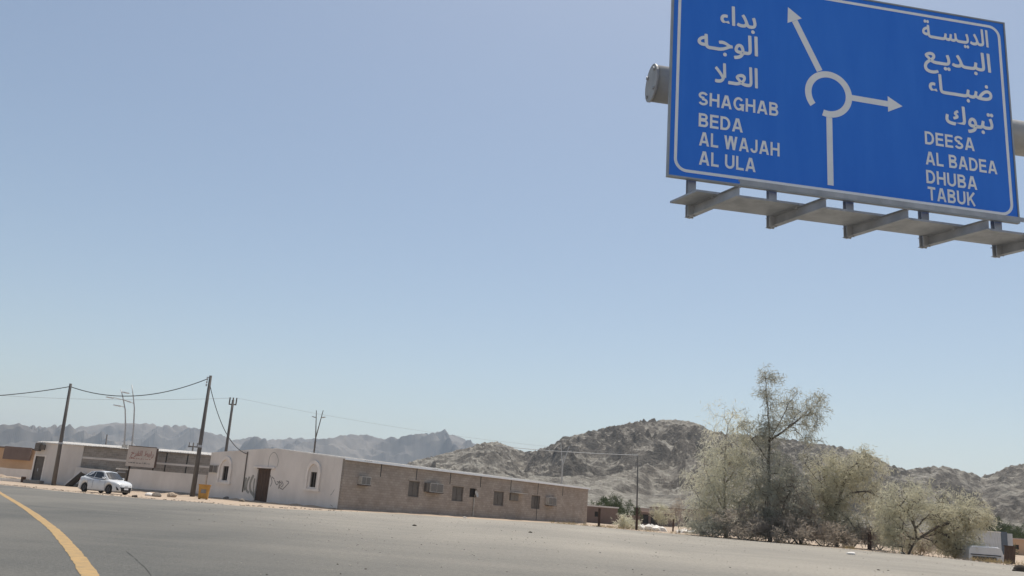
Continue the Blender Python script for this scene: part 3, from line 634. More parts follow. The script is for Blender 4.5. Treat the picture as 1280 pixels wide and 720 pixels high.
def gothic(y0, y1, z0, z1, n=9):                # pointed arch outline
    w2 = (y1-y0)/2; ym = (y0+y1)/2; zs = z1-w2*1.35; out = [(y0, z0), (y0, zs)]
    for k in range(1, n+1):
        t = k/n; out.append((y0+w2*(1-math.cos(t*math.pi/2*0.92))/(1-math.cos(math.pi/2*0.92)), zs+(z1-zs)*math.sin(t*math.pi/2)**0.9))
    rgt = [(2*ym-y, z) for y, z in out[::-1]][1:]
    return out+rgt
for (a, b, c, d), pxo in zip(fw, ((273.5, 290, 570.5, 605), (383, 401, 575.5, 614))):
    A0, A1, Z0, Z1 = arch_rects(pxo); th = 0.24
    O = gothic(A0, A1, Z0+0.18, Z1); I = gothic(A0+th, A1-th, Z0+0.18, Z1-th*1.2)
    wn = MB().box(0.20, 0.24, a, b, c, d).build('arched_window', M_dark, bB)
    mb = MB(); mb.strip([(-0.12, y, z) for y, z in O], [(-0.12, y, z) for y, z in I], (0.118, 0, 0)); mb.box(-0.16, -0.002, A0-0.1, A1+0.1, Z0, Z0+0.178)
    mb.build('window_surround', M_trim, wn)
    f_ = MB(); f_.box(0.10, 0.15, a, a+0.05, c, d); f_.box(0.10, 0.15, b-0.05, b, c, d); f_.box(0.10, 0.15, (a+b)/2-0.02, (a+b)/2+0.02, c, d); f_.build('frame', M_shut, wn)
a, b, c, d = fdoor
dr = MB().box(0.14, 0.2, a, b, c, d).build('door', M_wood, bB)
for k in range(5):
    ya = a+(b-a)*k/5; MB().box(0.115, 0.139, ya+0.01, ya+(b-a)/5-0.01, c+0.02, d-0.03).build('plank', M_wood, dr)
MB().box(-0.14, -0.002, a-0.55, b+0.5, d+0.06, d+0.19).build('door_hood', M_trim, bB)
MB().box(-0.05, -0.002, a-0.09, b+0.09, d, d+0.058).build('door_lintel', M_wood, bB)
a, b, c, d = side_ac
ac = MB().box(-0.12, -0.002, a, b, c, d).build('air_conditioner', M_acw, bB)
MB().box(-0.132, -0.122, a+0.05, (a+b)/2-0.03, c+0.06, d-0.06).build('grille', M_grill, ac); MB().box(-0.132, -0.122, (a+b)/2+0.03, b-0.05, c+0.06, d-0.06).build('grille', M_shut, ac)
p0 = on_front(309, 573); p1 = on_front(303.5, 615)
mb = MB(); mb.tube([(-0.06, p0[0], p0[1]+0.6), (-0.06, p0[0], p0[1]), (-0.06, p1[0], p1[1])], 0.05, 8); mb.build('conduit', M_shut, bB)
# sprayed scribbles and stains on the plaster
def scrib(mb, pts, wd):
    q = catmull([Vector((0, *on_front(*p))) for p in pts], 6)
    L_, R2 = [], []
    for i, p in enumerate(q):
        d_ = q[min(i+1, len(q)-1)]-q[max(i-1, 0)]; n_ = Vector((0, -d_.z, d_.y)); n_.normalize(); L_.append(p+n_*wd/2+Vector((-0.006, 0, 0))); R2.append(p-n_*wd/2+Vector((-0.006, 0, 0)))
    mb.strip(L_, R2, (0.004, 0, 0))
mb = MB()
for pts in (((343, 600), (346, 606), (350, 601), (348, 611)), ((346, 602), (352, 604), (349, 609), (354, 612)), ((352, 601), (354, 606), (351, 609)), ((358, 601), (361, 603), (357, 608), (354, 611)), ((338, 594), (340, 602), (338, 608)), ((340, 596), (343, 599))):
    scrib(mb, pts, 0.08)
mb.build('graffiti', M_graf, bB)
mb = MB()
for pts, wd in ((((308, 597), (306, 605), (306, 613)), 0.28), (((312, 596), (309, 603), (308, 612), (311, 616)), 0.22), (((317, 594), (313, 603), (313, 613), (317, 619)), 0.26), (((318.5, 598), (317, 609), (317.5, 622)), 0.18)):
    scrib(mb, pts, wd)
mb.build('paint_stain', M_grafg, bB)
for pts in (((335, 584), (337, 572), (341, 566), (345, 567), (348, 575), (346, 584)), ((418, 612), (415, 617), (413, 619)), ((413, 631), (416, 633))):
    mb = MB(); scrib(mb, pts, 0.05); mb.build('plaster_crack', M_grafg, bB)
# things on the roof
mb = MB(); p = PY(638, 594, 104); mb.box(-0.75, 0.75, -0.5, 0.5, 0.0, 0.42); mb.box(-0.45, 0.3, -0.4, 0.4, 0.421, 0.62); mb.box(-0.95, 0.95, -0.55, 0.55, -0.1, -0.001)
t_ = mb.build('rooftop_cooler', M_acw, loc=(p.x, p.y+1.5, HB+0.10)); tag(t_, 'small white cooler on the roof edge of the long block building', 'cooler')

# ================================================================== shop building further left
YA = 90.0; xa0 = PY(37, 600, YA).x; xa1 = PY(259, 600, YA).x; HA = 4.1
bA = empty('shop_building', (xa0, YA, 0), 0, 'low shop with cream corner, framed door and grey block walling left of the signboard', 'building')
LA = xa1-xa0; xs_ = lambda px, py=590: PY(px, py, YA).x-xa0
def onA(px, py): p = PY(px, py, YA); return p.x-xa0, p.z
dA = (onA(41, 590)[0], onA(52.5, 590)[0], 0.35, onA(46, 570)[1])
xm = xs_(101, 580)
mb = MB(); holed_wall(mb, mf, 0, xm, 0, HA, [dA], 0.25); mb.box(0, 0.25, 0.26, 11, 0, HA); mb.build('plastered_wall', M_plaster2, bA)
mb = MB(); mb.box(xm+0.002, LA, 0.05, 0.3, 0, HA); mb.box(LA-0.25, LA, 0.31, 11, 0, HA); mb.box(0.26, LA-0.26, 10.75, 11, 0, HA); mb.build('block_wall', M_block2, bA)
for px, py0 in ((163, 565), (207, 570), (233, 573)):
    x = xs_(px, py0+8); MB().box(x-0.06, x+0.06, 0.03, 0.049, 0.1, HA-0.05).build('expansion_joint', M_crack, bA)
MB().box(xm+0.01, LA-0.01, 0.02, 0.046, HA-1.25, HA-1.05).build('tie_beam', M_plaster2, bA)
a, b, c, d = dA
dr = MB().box(a, b, 0.12, 0.18, c, d).build('door', M_shut, bA)
f_ = MB(); f_.box(a-0.16, a, -0.04, 0.12, c, d+0.14); f_.box(b, b+0.16, -0.04, 0.12, c, d+0.14); f_.box(a+0.001, b-0.001, -0.04, 0.12, d, d+0.14); f_.build('frame', M_trim, dr)
MB().box(a+0.35, a+0.41, 0.09, 0.119, c+0.9, c+1.2).build('handle', M_galv, dr)
MB().box(a-0.3, b+0.4, -0.9, -0.002, 0.0, 0.33).build('door_step', M_block2, bA)
x0, z1 = onA(41, 553.5); x1, z0 = onA(51, 564); ac = MB().box(max(0.12, x0), x1, -0.55, -0.002, z0, z1).build('air_conditioner', M_shut, bA)
for q in range(4): zz = z0+0.1+q*(z1-z0-0.1)/4; MB().box(max(0.12, x0)+0.06, x1-0.06, -0.565, -0.552, zz, zz+0.09).build('grille', M_grill, ac)
x2 = onA(57, 560)[0]; MB().box(x1+0.08, x2, -0.4, -0.002, z0+0.15, z1-0.1).build('air_conditioner', M_shut, bA)
rs = pitched_sheet(-0.18, 5.5, 11.1, HA, 0.40)
ro = rs.build('roof_sheet', M_roof, bA, loc=(0, 0, 0)); r_me = ro.data
for k in range(1, int(LA)):
    link('roof_sheet', r_me, bA, (k*LA/int(LA), rw.uniform(-0.05, 0.03), rw.uniform(-0.012, 0.012)))
p = PY(157.5, 557, 91); t_ = MB().box(-0.3, 0.3, -0.3, 0.3, 0, 0.35).box(-0.22, 0.22, -0.32, -0.301, 0.06, 0.29).build('rooftop_box', M_acw, loc=(p.x, p.y, HA+0.12)); tag(t_, 'small white box on the shop roof by the lamp masts', 'roof box')

# white boundary walls in front of the shop
def wall_thing(name, A, B, h0, h1, th, mt, label, cat='wall', cap=None):
    A = Vector((A.x, A.y, 0)); B = Vector((B.x, B.y, 0)); d = B-A; L = d.length; o = empty(name, A, math.atan2(d.y, d.x), label, cat)
    mb = MB(); n = max(2, int(L/1.2)); rr_ = random.Random(int(A.x*10))
    tops = [h0+(h1-h0)*i/n + rr_.uniform(-0.03, 0.03) for i in range(n+1)]
    for i in range(n):
        a, b = L*i/n, L*(i+1)/n
        mb.hexa([(a, 0, 0), (b, 0, 0), (b, th, 0), (a, th, 0), (a, 0, tops[i]), (b, 0, tops[i+1]), (b, th, tops[i+1]), (a, th, tops[i])])
    mb.build('wall_body', mt, o)
    mb = MB(); mb.box(-0.05, L+0.02, -0.10, -0.004, 0, 0.3); mb.build('footing', M_block2, o)
    return o
wall_thing('boundary_wall', PY(158.5, 600, 87.2), Vector((-28.0, 84.75, 0)), 2.15, 2.1, 0.22, M_plaster2, 'long white boundary wall behind the second power pole and the orange bin')
wall_thing('boundary_wall', Vector((xa0+xm-0.3, 89.7, 0)), Vector((PY(127.5, 600, 88.6).x, 88.6, 0)), 1.95, 1.9, 0.22, M_plaster2, 'short white wall stub behind the parked white car')
# dark barred opening with a white top between the walls
xg0, xg1 = PY(144, 590, 88.2).x, PY(158, 590, 88.2).x
gt = empty('yard_gate', (xg0, 88.2, 0), 0, 'dark barred gate under a white top bar, right of the parked car', 'gate')
wg = xg1-xg0
MB().box(0, wg, 0, 0.3, 2.02, 2.16).build('top_bar', M_roof, gt); MB().box(0, 0.1, 0.05, 0.25, 0, 2.015).build('post', M_shut, gt); MB().box(wg-0.1, wg, 0.05, 0.25, 0, 2.015).build('post', M_shut, gt)
for k in range(5): x = 0.14+k*(wg-0.28)/5; MB().box(x, x+(wg-0.28)/5-0.03, 0.13, 0.17, 0.05, 1.7).build('panel', M_shut, gt)
for zz in (0.5, 1.1, 1.74): MB().box(0.101, wg-0.101, 0.09, 0.129, zz, zz+0.06).build('rail', M_galv, gt)

# shop signboard
pS0, pS1 = PY(159.5, 570, 86.9), PY(193, 572, 86.9)
sb = empty('shop_signboard', (pS0.x, 86.9, 0), R_(3), 'faded box signboard with red Arabic lettering above the white boundary wall', 'signboard')
wS = pS1.x-pS0.x; z0, z1 = 2.45, 4.32
MB().box(0, wS, 0, 0.75, z0, z1).build('box', M_rust, sb); MB().box(-0.04, wS+0.04, -0.05, -0.002, z0-0.04, z1+0.02).build('face', M_board, sb)
f_ = MB(); f_.box(-0.06, wS+0.06, -0.07, -0.0, z1+0.022, z1+0.08); f_.build('frame', M_rust, sb)
fc = sb.children[1]
arabic('رابط الفرح', 0.30, wS-0.15, z1-0.85, 0.72, fc, M_redp, -0.056, 0.02)
rr_ = random.Random(8)
for row, (zz, hh, m_) in enumerate(((z1-1.18, 0.09, M_redp), (z1-1.62, 0.16, M_graf))):
    x = 0.2; mb = MB()
    while x < wS-0.3:
        wd = rr_.uniform(0.06, 0.22); mb.box(x, x+wd, -0.057, -0.053, zz, zz+hh*rr_.uniform(0.5, 1)); x += wd+rr_.uniform(0.03, 0.12)
    mb.build('small_print', m_, fc)
for x in (0.3, wS-0.1): MB().box(x-0.05, x+0.05, 0.25, 0.35, 0, z0-0.002).build('post', M_rust, sb)

# ================================================================== parked sedan
pc = G(130.5, 616.6)
car = empty('sedan_car', pc, R_(-26), 'white four-door sedan parked on the sand before the shop', 'car')
car.scale = (1, 1, 1.06)
XW, WR = 1.29, 0.315                            # axle position, wheel radius
def prof(pts, x):
    return float(np.interp(x, [p[0] for p in pts], [p[1] for p in pts]))
topP = [(-2.16, 0.82), (-2.10, 0.98), (-1.95, 1.06), (-1.6, 1.09), (-1.3, 1.07), (0.0, 0.97), (0.75, 0.95), (1.0, 0.965), (1.4, 0.92), (1.75, 0.85), (2.0, 0.75), (2.12, 0.66), (2.17, 0.52)]
widP = [(-2.16, 0.58), (-2.08, 0.74), (-1.8, 0.835), (-1.2, 0.86), (0, 0.865), (1.2, 0.86), (1.7, 0.81), (1.95, 0.72), (2.1, 0.58), (2.17, 0.46)]
def botz(x):
    z = 0.17 + max(0, abs(x)-1.7)*0.12
    for xw in (-XW, XW):
        d = abs(x-xw)
        if d < 0.375: z = max(z, 0.30+math.sqrt(0.375**2-d*d))
    return z
xsn = sorted(set([round(-2.16+0.06*k, 3) for k in range(73)] + [2.17] + [s*XW+e for s in (-1, 1) for e in (-0.376, -0.374, 0.374, 0.376)]))
mb = MB(); rings = []
for x in xsn:
    wv, zt, zb_ = prof(widP, x), prof(topP, x), botz(x); zm = zb_+(zt-zb_)*0.55
    hb = min(zt-0.02, max(zb_+0.02, 0.78))
    half = [(wv*0.97, zb_), (wv, min(zb_+0.10, zm)), (wv*1.0, zm), (wv*0.955, zt-0.07), (wv*0.86, zt-0.012), (wv*0.45, zt+0.012), (0, zt+0.018)]
    ring = [(x, y, z) for y, z in half] + [(x, -y, z) for y, z in half[::-1][1:]]
    rings.append(ring)
nrg = len(rings[0]); V_ = [p for r in rings for p in r]; Fc = []
for i in range(len(rings)-1):
    for k in range(nrg):
        k2 = (k+1) % nrg; Fc.append((i*nrg+k, (i+1)*nrg+k, (i+1)*nrg+k2, i*nrg+k2))
Fc += [tuple(range(nrg)), tuple((len(rings)-1)*nrg+k for k in range(nrg-1, -1, -1))]
mb.add(V_, Fc); body = mb.build('body', M_car, car, smooth=True)
# cabin: base outline on the shoulder, roof outline above
cab = [(-1.78, 0.66, 1.07), (-1.42, 0.735, 1.06), (-0.6, 0.775, 1.02), (0.2, 0.785, 0.975), (0.75, 0.775, 0.955), (1.02, 0.70, 0.965)]
roof = [(-1.18, 0.52, 1.42), (-0.95, 0.575, 1.47), (-0.5, 0.61, 1.512), (-0.05, 0.62, 1.515), (0.20, 0.605, 1.49), (0.34, 0.565, 1.46)]
mb = MB(); n = len(cab)
for s in (1, -1):
    for i in range(n-1):
        q = [(cab[i][0], s*cab[i][1], cab[i][2]), (cab[i+1][0], s*cab[i+1][1], cab[i+1][2]), (roof[i+1][0], s*roof[i+1][1], roof[i+1][2]), (roof[i][0], s*roof[i][1], roof[i][2])]
        mb.poly(q if s < 0 else q[::-1])
for i in range(n-1):
    a, b = roof[i], roof[i+1]; mb.poly([(a[0], -a[1], a[2]), (b[0], -b[1], b[2]), (b[0], 0, b[2]+0.03), (a[0], 0, a[2]+0.03)]); mb.poly([(a[0], 0, a[2]+0.03), (b[0], 0, b[2]+0.03), (b[0], b[1], b[2]), (a[0], a[1], a[2])])
for c_, r_ in ((cab[0], roof[0]), (cab[-1], roof[-1])):
    q = [(c_[0], -c_[1], c_[2]), (r_[0], -r_[1], r_[2]), (r_[0], 0, r_[2]+0.03), (r_[0], r_[1], r_[2]), (c_[0], c_[1], c_[2]), (c_[0]+(0.12 if c_[0] > 0 else -0.12), 0, c_[2])]
    mb.poly(q if c_[0] > 0 else q[::-1])
mb.build('cabin', M_car, car)
def side_pt(x, t, s, off=0.006):                # point on the cabin side at station x, fraction t up
    xs2 = [c[0] for c in cab]
    f = np.interp(x, xs2, range(n)); i = min(int(f), n-2); q = f-i
    c_ = Vector(cab[i]).lerp(Vector(cab[i+1]), q); r_ = Vector(roof[i]).lerp(Vector(roof[i+1]), q); p = c_.lerp(r_, t)
    return Vector((p.x, s*(p.y+off), p.z))
for s in (1, -1):
    for xa, xb, ta, tb in ((-1.55, -0.52, 0.16, 0.86), (-0.44, 0.84, 0.10, 0.88)):
        mb = MB(); N = 6; A_ = [side_pt(xa+(xb-xa)*k/N, 0.10, s) for k in range(N+1)]; B_ = [side_pt(xa+(xb-xa)*k/N, 0.87, s) for k in range(N+1)]
        mb.strip(A_, B_, (0, -s*0.012, 0)); mb.build('side_window', M_glass, car)
c_, r_ = cab[-1], roof[-1]
def wscreen(name, c_, r_, bulge, sg):
    mb = MB(); L_, H_ = [], []
    for k in range(7):
        y = -1+2*k/6; t0, t1 = 0.10, 0.92
        lo = Vector((c_[0]+bulge*(1-y*y), c_[1]*0.95*y, c_[2])); hi = Vector((r_[0]+0.02*sg*(1-y*y), r_[1]*0.95*y, r_[2]+0.03*(1-y*y)))
        L_.append(lo.lerp(hi, t0)+Vector((sg*0.022, 0, 0.018))); H_.append(lo.lerp(hi, t1)+Vector((sg*0.022, 0, 0.018)))
    mb.strip(L_, H_, (-sg*0.01, 0, -0.01)); mb.build(name, M_glass, car)
wscreen('windscreen', cab[-1], roof[-1], 0.13, 1); wscreen('rear_window', cab[0], roof[0], -0.13, -1)
tyre_b, rim_b = MB(), MB()
def wheel_meshes():
    t = MB(); pr = [(-0.095, 0.20), (-0.10, 0.29), (-0.075, WR), (0.075, WR), (0.10, 0.29), (0.095, 0.20)]; N = 28; vs2, fs2 = [], []
    for k in range(N):
        a = 2*math.pi*k/N
        for y, r in pr: vs2.append((r*math.cos(a), y, r*math.sin(a)))
    L_ = len(pr)
    for k in range(N):
        k2 = (k+1) % N
        for j in range(L_-1): fs2.append((k*L_+j, k2*L_+j, k2*L_+j+1, k*L_+j+1))
    t.add(vs2, fs2)
    r = MB(); r.tube([(0, -0.07, 0), (0, 0.07, 0)], 0.195, 24)
    for k in range(5):
        a = 2*math.pi*k/5; e = Vector((math.cos(a), 0, math.sin(a)))
        for sgn in (-0.085, 0.085): r.beam(Vector((0, sgn, 0))+e*0.03, Vector((0, sgn, 0))+e*0.195, 0.02, 0.055, up=(0, 1, 0))
    return t, r
tb, rb = wheel_meshes()
for xw in (-XW, XW):
    for s in (-1, 1):
        wh = bpy.data.objects.new('wheel', None); COL.objects.link(wh); wh.parent = car; wh.location = (xw, s*0.755, WR)
        ty = tb.build('tyre', M_tyre, wh, smooth=True) if xw < 0 and s < 0 else link('tyre', tyre_me, wh); tyre_me = ty.data
        ri = rb.build('rim', M_rim, wh) if xw < 0 and s < 0 else link('rim', rim_me, wh); rim_me = ri.data
MB().box(-1.9, 1.95, -0.62, 0.62, 0.13, 0.6).build('underbody', M_black, car)
def front_y(x): return prof(widP, x)
# front: grille mouth, lamps, plate, badge; bumper blades
mb = MB(); mb.hexa([(2.08, -0.50, 0.22), (2.185, -0.42, 0.22), (2.185, 0.42, 0.22), (2.08, 0.50, 0.22), (2.10, -0.56, 0.50), (2.19, -0.46, 0.50), (2.19, 0.46, 0.50), (2.10, 0.56, 0.50)]); mb.build('grille', M_black, car)
MB().box(2.192, 2.205, -0.19, 0.19, 0.34, 0.46).build('number_plate', M_white, car)
MB().box(2.17, 2.195, -0.13, 0.13, 0.555, 0.60).build('badge', M_galv, car)
for s in (1, -1):
    mb = MB(); mb.hexa([(1.93, s*0.745, 0.62), (2.165, s*0.40, 0.585), (2.13, s*0.38, 0.57), (1.90, s*0.70, 0.60), (1.78, s*0.80, 0.775), (2.10, s*0.42, 0.68), (2.06, s*0.40, 0.69), (1.76, s*0.72, 0.79)]); mb.build('headlight', M_lens, car)
    mb = MB(); mb.hexa([(2.02, s*0.70, 0.30), (2.13, s*0.57, 0.28), (2.10, s*0.55, 0.28), (1.98, s*0.66, 0.30), (1.95, s*0.765, 0.54), (2.06, s*0.66, 0.44), (2.0, s*0.62, 0.44), (1.92, s*0.72, 0.54)]); mb.build('fog_lamp_recess', M_black, car)
    mb = MB(); mb.hexa([(-2.19, s*0.46, 0.80), (-2.0, s*0.795, 0.80), (-1.97, s*0.74, 0.80), (-2.15, s*0.44, 0.80), (-2.14, s*0.46, 0.98), (-1.93, s*0.79, 0.96), (-1.91, s*0.73, 0.96), (-2.1, s*0.44, 0.98)]); mb.build('tail_light', M_red, car)
    mb = MB(); mb.hexa([(0.62, s*0.80, 1.0), (0.74, s*0.80, 1.0), (0.72, s*0.98, 1.02), (0.60, s*0.98, 1.02), (0.60, s*0.80, 1.12), (0.71, s*0.80, 1.12), (0.69, s*0.97, 1.13), (0.58, s*0.97, 1.13)]); mb.build('wing_mirror', M_car, car)
    for xh in (-0.75, 0.32): MB().box(xh-0.1, xh+0.1, s*0.866-0.02, s*0.866+0.02, 0.83, 0.86).build('door_handle', M_galv, car)
    for xh in (-0.98, -0.42, 0.88): MB().box(xh-0.006, xh+0.006, s*0.868-0.003, s*0.868+0.003, 0.32, 0.88).build('door_seam', M_black, car)
MB().box(-2.185, -2.155, -0.2, 0.2, 0.62, 0.74).build('number_plate', M_white, car)

# big dark sheet leaning on the stub wall
pa = PY(84, 605, 88.3); pb = PY(104, 590, 88.9)
lb = empty('leaning_trough', (pa.x, pa.y, 0), 0, 'long black trough lying tilted against the wall left of the car', 'trough')
v0 = Vector((0, 0, 0.1)); v1 = Vector((pb.x-pa.x, pb.y-pa.y, 1.55)); dd = (v1-v0).normalized(); nn = dd.cross(Vector((0, 1, 0))).normalized()
A_, B_ = [], []
for k in range(9):
    a = math.pi*k/8; A_.append(v0+Vector((0, -0.55*math.cos(a), 0))+nn*(-0.42*math.sin(a))); B_.append(v1+Vector((0, -0.55*math.cos(a), 0))+nn*(-0.42*math.sin(a)))
mb = MB()
for k in range(8): mb.hexa([A_[k], A_[k+1], A_[k+1]*0.999+nn*0.03, A_[k]+nn*0.03, B_[k], B_[k+1], B_[k+1]+nn*0.03, B_[k]+nn*0.03])
mb.build('shell', M_tarp, lb)
mb = MB(); mb.tube([A_[0], B_[0]], 0.045, 6); mb.tube([A_[8], B_[8]], 0.045, 6); mb.build('rim', M_galv, lb)

# orange bin
pb_ = G(253.5, 624.2); bn = empty('waste_bin', pb_, R_(12), 'orange yellow roadside bin at the foot of the power pole', 'bin')
mb = MB(); mb.hexa([(-0.36, -0.33, 0.05), (0.36, -0.33, 0.05), (0.36, 0.33, 0.05), (-0.36, 0.33, 0.05), (-0.42, -0.40, 1.12), (0.42, -0.40, 1.12), (0.42, 0.40, 1.12), (-0.42, 0.40, 1.12)])
mb.build('body', M_barrel, bn); MB().box(-0.46, 0.46, -0.44, 0.44, 1.121, 1.2).build('rim', M_barrel, bn)
for x in (-0.28, 0.28): MB().box(x-0.05, x+0.05, -0.36, 0.3, 0, 0.049).build('foot', M_rust, bn)
MB().box(-0.2, 0.2, -0.412, -0.395, 0.5, 0.8).build('faded_panel', M_graf, bn)

# ================================================================== power poles, lamps and cables
def vpole(name, base, top, r0, r1, mt, label, group=None, collar=True):
    o = empty(name, base, 0, label, 'pole', group); t = Vector(top)-Vector(base)
    MB().tube([(0, 0, -0.2), t*0.42, t], [r0, (r0+r1)/2*1.02, r1], 12).build('shaft', mt, o, smooth=True)
    if collar: MB().tube([t*0.40, t*0.42], [(r0+r1)/2+0.035]*2, 12).build('collar', M_galv, o)
    return o, t
b1 = PY(67, 605.5, 87.6); b1.z = 0; t1 = PY(88.5, 479.5, 87.0)
p1, d1 = vpole('power_pole', b1, t1, 0.22, 0.13, M_pole, 'leaning timber power pole before the cream shop corner, leftmost of the poles')
b2 = PY(240.5, 619.5, 83.6); b2.z = 0; t2 = PY(263.5, 469.5, 83.2)
p2, d2 = vpole('power_pole', b2, t2, 0.24, 0.13, M_pole, 'tall leaning power pole beside the orange bin')
MB().box(d2.x-0.35, d2.x+0.1, d2.y-0.05, d2.y+0.05, d2.z-0.25, d2.z-0.15).build('bracket', M_galv, p2)
for k in range(3): MB().tube([(d2.x-0.28, d2.y, d2.z-0.3-k*0.28), (d2.x-0.28, d2.y, d2.z-0.5-k*0.28)], [0.09, 0.05], 8).build('insulator', M_galv, p2)
b3 = PY(281, 578, 128); b3.z = 0; t3 = PY(291.5, 500, 128)
p3, d3 = vpole('power_pole', b3, t3, 0.24, 0.17, M_pole, 'power pole with three insulators on a short crossarm behind the cream building', collar=False)
MB().box(d3.x-0.55, d3.x+0.55, d3.y-0.08, d3.y+0.08, d3.z-0.75, d3.z-0.58).build('crossarm', M_pole, p3)
for k in (-0.5, 0, 0.5): MB().tube([(d3.x+k, d3.y, d3.z-0.58), (d3.x+k, d3.y, d3.z+0.35)], 0.1, 8).build('insulator', M_pole, p3)
b4 = G(795.5, 662.5); t4 = PY(797.5, 569, b4.y)
p4, d4 = vpole('street_pole', b4, t4, 0.085, 0.06, M_pole, 'slender grey pole at the lot edge left of the trees', collar=False)
MB().tube([(0, 0, -0.1), (0, 0, 2.2)], 0.13, 8).build('sleeve', M_rust, p4)
MB().box(d4.x-0.5, d4.x+0.05, -0.03, 0.03, d4.z-0.1, d4.z-0.05).build('arm', M_lamp, p4)
b5 = PY(240, 575, 150); b5.z = 0; t5 = PY(242, 554, 150)
p5, d5 = vpole('distant_pole', b5, t5, 0.15, 0.12, M_pole, 'small distant pole with a crossarm behind the shop roof', collar=False)
MB().box(d5.x-0.8, d5.x+0.8, -0.1, 0.1, d5.z-0.7, d5.z-0.5).build('crossarm', M_pole, p5)
for k in (-0.7, 0, 0.7): MB().tube([(d5.x+k, 0, d5.z-0.5), (d5.x+k, 0, d5.z+0.1)], 0.07, 6).build('insulator', M_pole, p5)
b6 = PY(132, 570, 150); b6.z = 0; t6 = PY(134, 543, 150)
vpole('distant_pole', b6, t6, 0.14, 0.1, M_pole, 'short bare dark post sticking up behind the shop roof', collar=False)
def curved_lamp(pxs, Y, arms, label):
    pts = [PY(x, y, Y) for x, y in pxs]; b = Vector((pts[0].x, Y, 0)); o = empty('street_lamp', b, 0, label, 'street lamp', 'curved street lamps behind the shop')
    MB().tube([(0, 0, 0)]+[p-b for p in pts], [0.16]+list(np.linspace(0.15, 0.06, len(pts))), 8).build('mast', M_lamp, o, smooth=True)
    for (x0, y0, x1, y1) in arms:
        a, c = PY(x0, y0, Y)-b, PY(x1, y1, Y)-b
        MB().tube([a, a.lerp(c, 0.5)+Vector((0, 0, 0.1)), c], 0.06, 6).build('arm', M_lamp, o)
        d = (c-a).normalized(); mb = MB(); mb.beam(c-d*0.9, c+d*0.15, 0.42, 0.16); mb.build('lamp_head', M_cont, o)
curved_lamp([(155, 560), (157, 535), (156.5, 512), (153.5, 496), (151, 487)], 140, [(154.5, 500, 134.5, 496.5), (155.5, 509, 143.5, 506.5), (151.5, 490, 160, 491.5)], 'curved pale street lamp with arms on two levels, left of the pair')
curved_lamp([(164.5, 562), (167, 535), (168, 510), (166.5, 495), (164.8, 481)], 140, [(167.5, 504.5, 156.5, 500.5)], 'curved pale street lamp with one short arm, right of the pair')
def vlamp(px_base, yb, tips, fork, Y, label, mt):
    b = PY(px_base, yb, Y); b.z = 0; o = empty('street_lamp', b, 0, label, 'street lamp', 'forked street lamps behind the long building')
    fk = PY(*fork, Y)-b; MB().tube([(0, 0, 0), fk], [0.17, 0.13], 8).build('mast', mt, o)
    for k, (x, y) in enumerate(tips):
        t = PY(x, y, Y)-b; MB().tube([fk, t], [0.10, 0.06], 8).build('prong', mt, o)
        q = fk.lerp(t, 0.74); s = -1 if k == 0 else 1
        MB().beam(q, q+Vector((s*0.7, 0, 0.15)), 0.35, 0.14).build('lamp_head', M_lamp, o)
vlamp(392.5, 575, [(395.5, 513), (404, 513)], (394.5, 548), 145, 'forked street lamp rising behind the cream front', M_pole)
vlamp(702, 612, [(701, 553), (711.5, 558)], (703, 583), 150, 'pale forked street lamp rising behind the block wall', M_lamp)
def cable(a, b, sag, r, mt, label, name='overhead_cable', n=22):
    a, b = Vector(a), Vector(b); o = a.copy(); mb = MB()
    mb.tube([a.lerp(b, k/n)+Vector((0, 0, -sag*4*(k/n)*(1-k/n)))-o for k in range(n+1)], r, 5); t = mb.build(name, mt, loc=o); tag(t, label, 'cable'); return t
cable(PY(-150, 492, 88), t1+Vector((0, 0, -0.3)), 0.7, 0.042, M_cable, 'thick black cable running off left from the leftmost power pole')
cable(t1+Vector((0, 0, -0.3)), t2+Vector((-0.28, 0, -0.35)), 1.3, 0.042, M_cable, 'thick black cable sagging between the two leaning power poles')
pf = on_front(309, 573); end = cB + vB*pf[0] + uB*(-0.1) + Vector((0, 0, pf[1]+0.4))
cable(t2+Vector((0.05, 0, -0.9)), end, 1.3, 0.036, M_cable, 'black drop cable from the tall power pole to the cream front')
cable(PY(-150, 479.5, 150), b3+d3+Vector((0, 0, 0.3)), 1.2, 0.02, M_thin, 'thin grey wire stretching left from the pole with three insulators')
cable(b3+d3+Vector((0.5, 0, 0.35)), PY(800, 567, 150), 1.2, 0.013, M_thin, 'thin grey wire stretching right across the sky over the long building')
cable(PY(620, 557, 150), b4+d4, 0.2, 0.04, M_lamp, 'pale wire reaching the slender grey pole from the left')

# ================================================================== walls beyond the far left
def box_house(name, p, w_, d_, h_, rz, mt, roofm, label, cat='building', win=(), door=None, over=0.12):
    o = empty(name, p, rz, label, cat)
    mb = MB(); holes = [(x0, x1, z0, z1) for x0, x1, z0, z1 in win] + ([door] if door else [])
    holed_wall(mb, mf, 0, w_, 0, h_, holes, 0.2); mb.box(0, 0.2, 0.21, d_, 0, h_); mb.box(w_-0.2, w_, 0.21, d_, 0, h_); mb.box(0.21, w_-0.21, d_-0.2, d_, 0, h_)
    mb.build('wall', mt, o)
    MB().box(-over, w_+over, -over, d_+over, h_+0.003, h_+0.18).build('roof', roofm, o)
    for x0, x1, z0, z1 in win: MB().box(x0, x1, 0.12, 0.16, z0, z1).build('window', M_dark, o)
    if door: MB().box(door[0], door[1], 0.12, 0.16, door[2], door[3]).build('door', M_rust, o)
    return o
q = PY(-14, 580, 120); box_house('walled_house', (q.x, 120, 0), 7.2, 8, 4.0, R_(-2), M_orange, M_brown, 'low house with brown upper band and sunlit orange wall at the left edge', win=[], door=None)
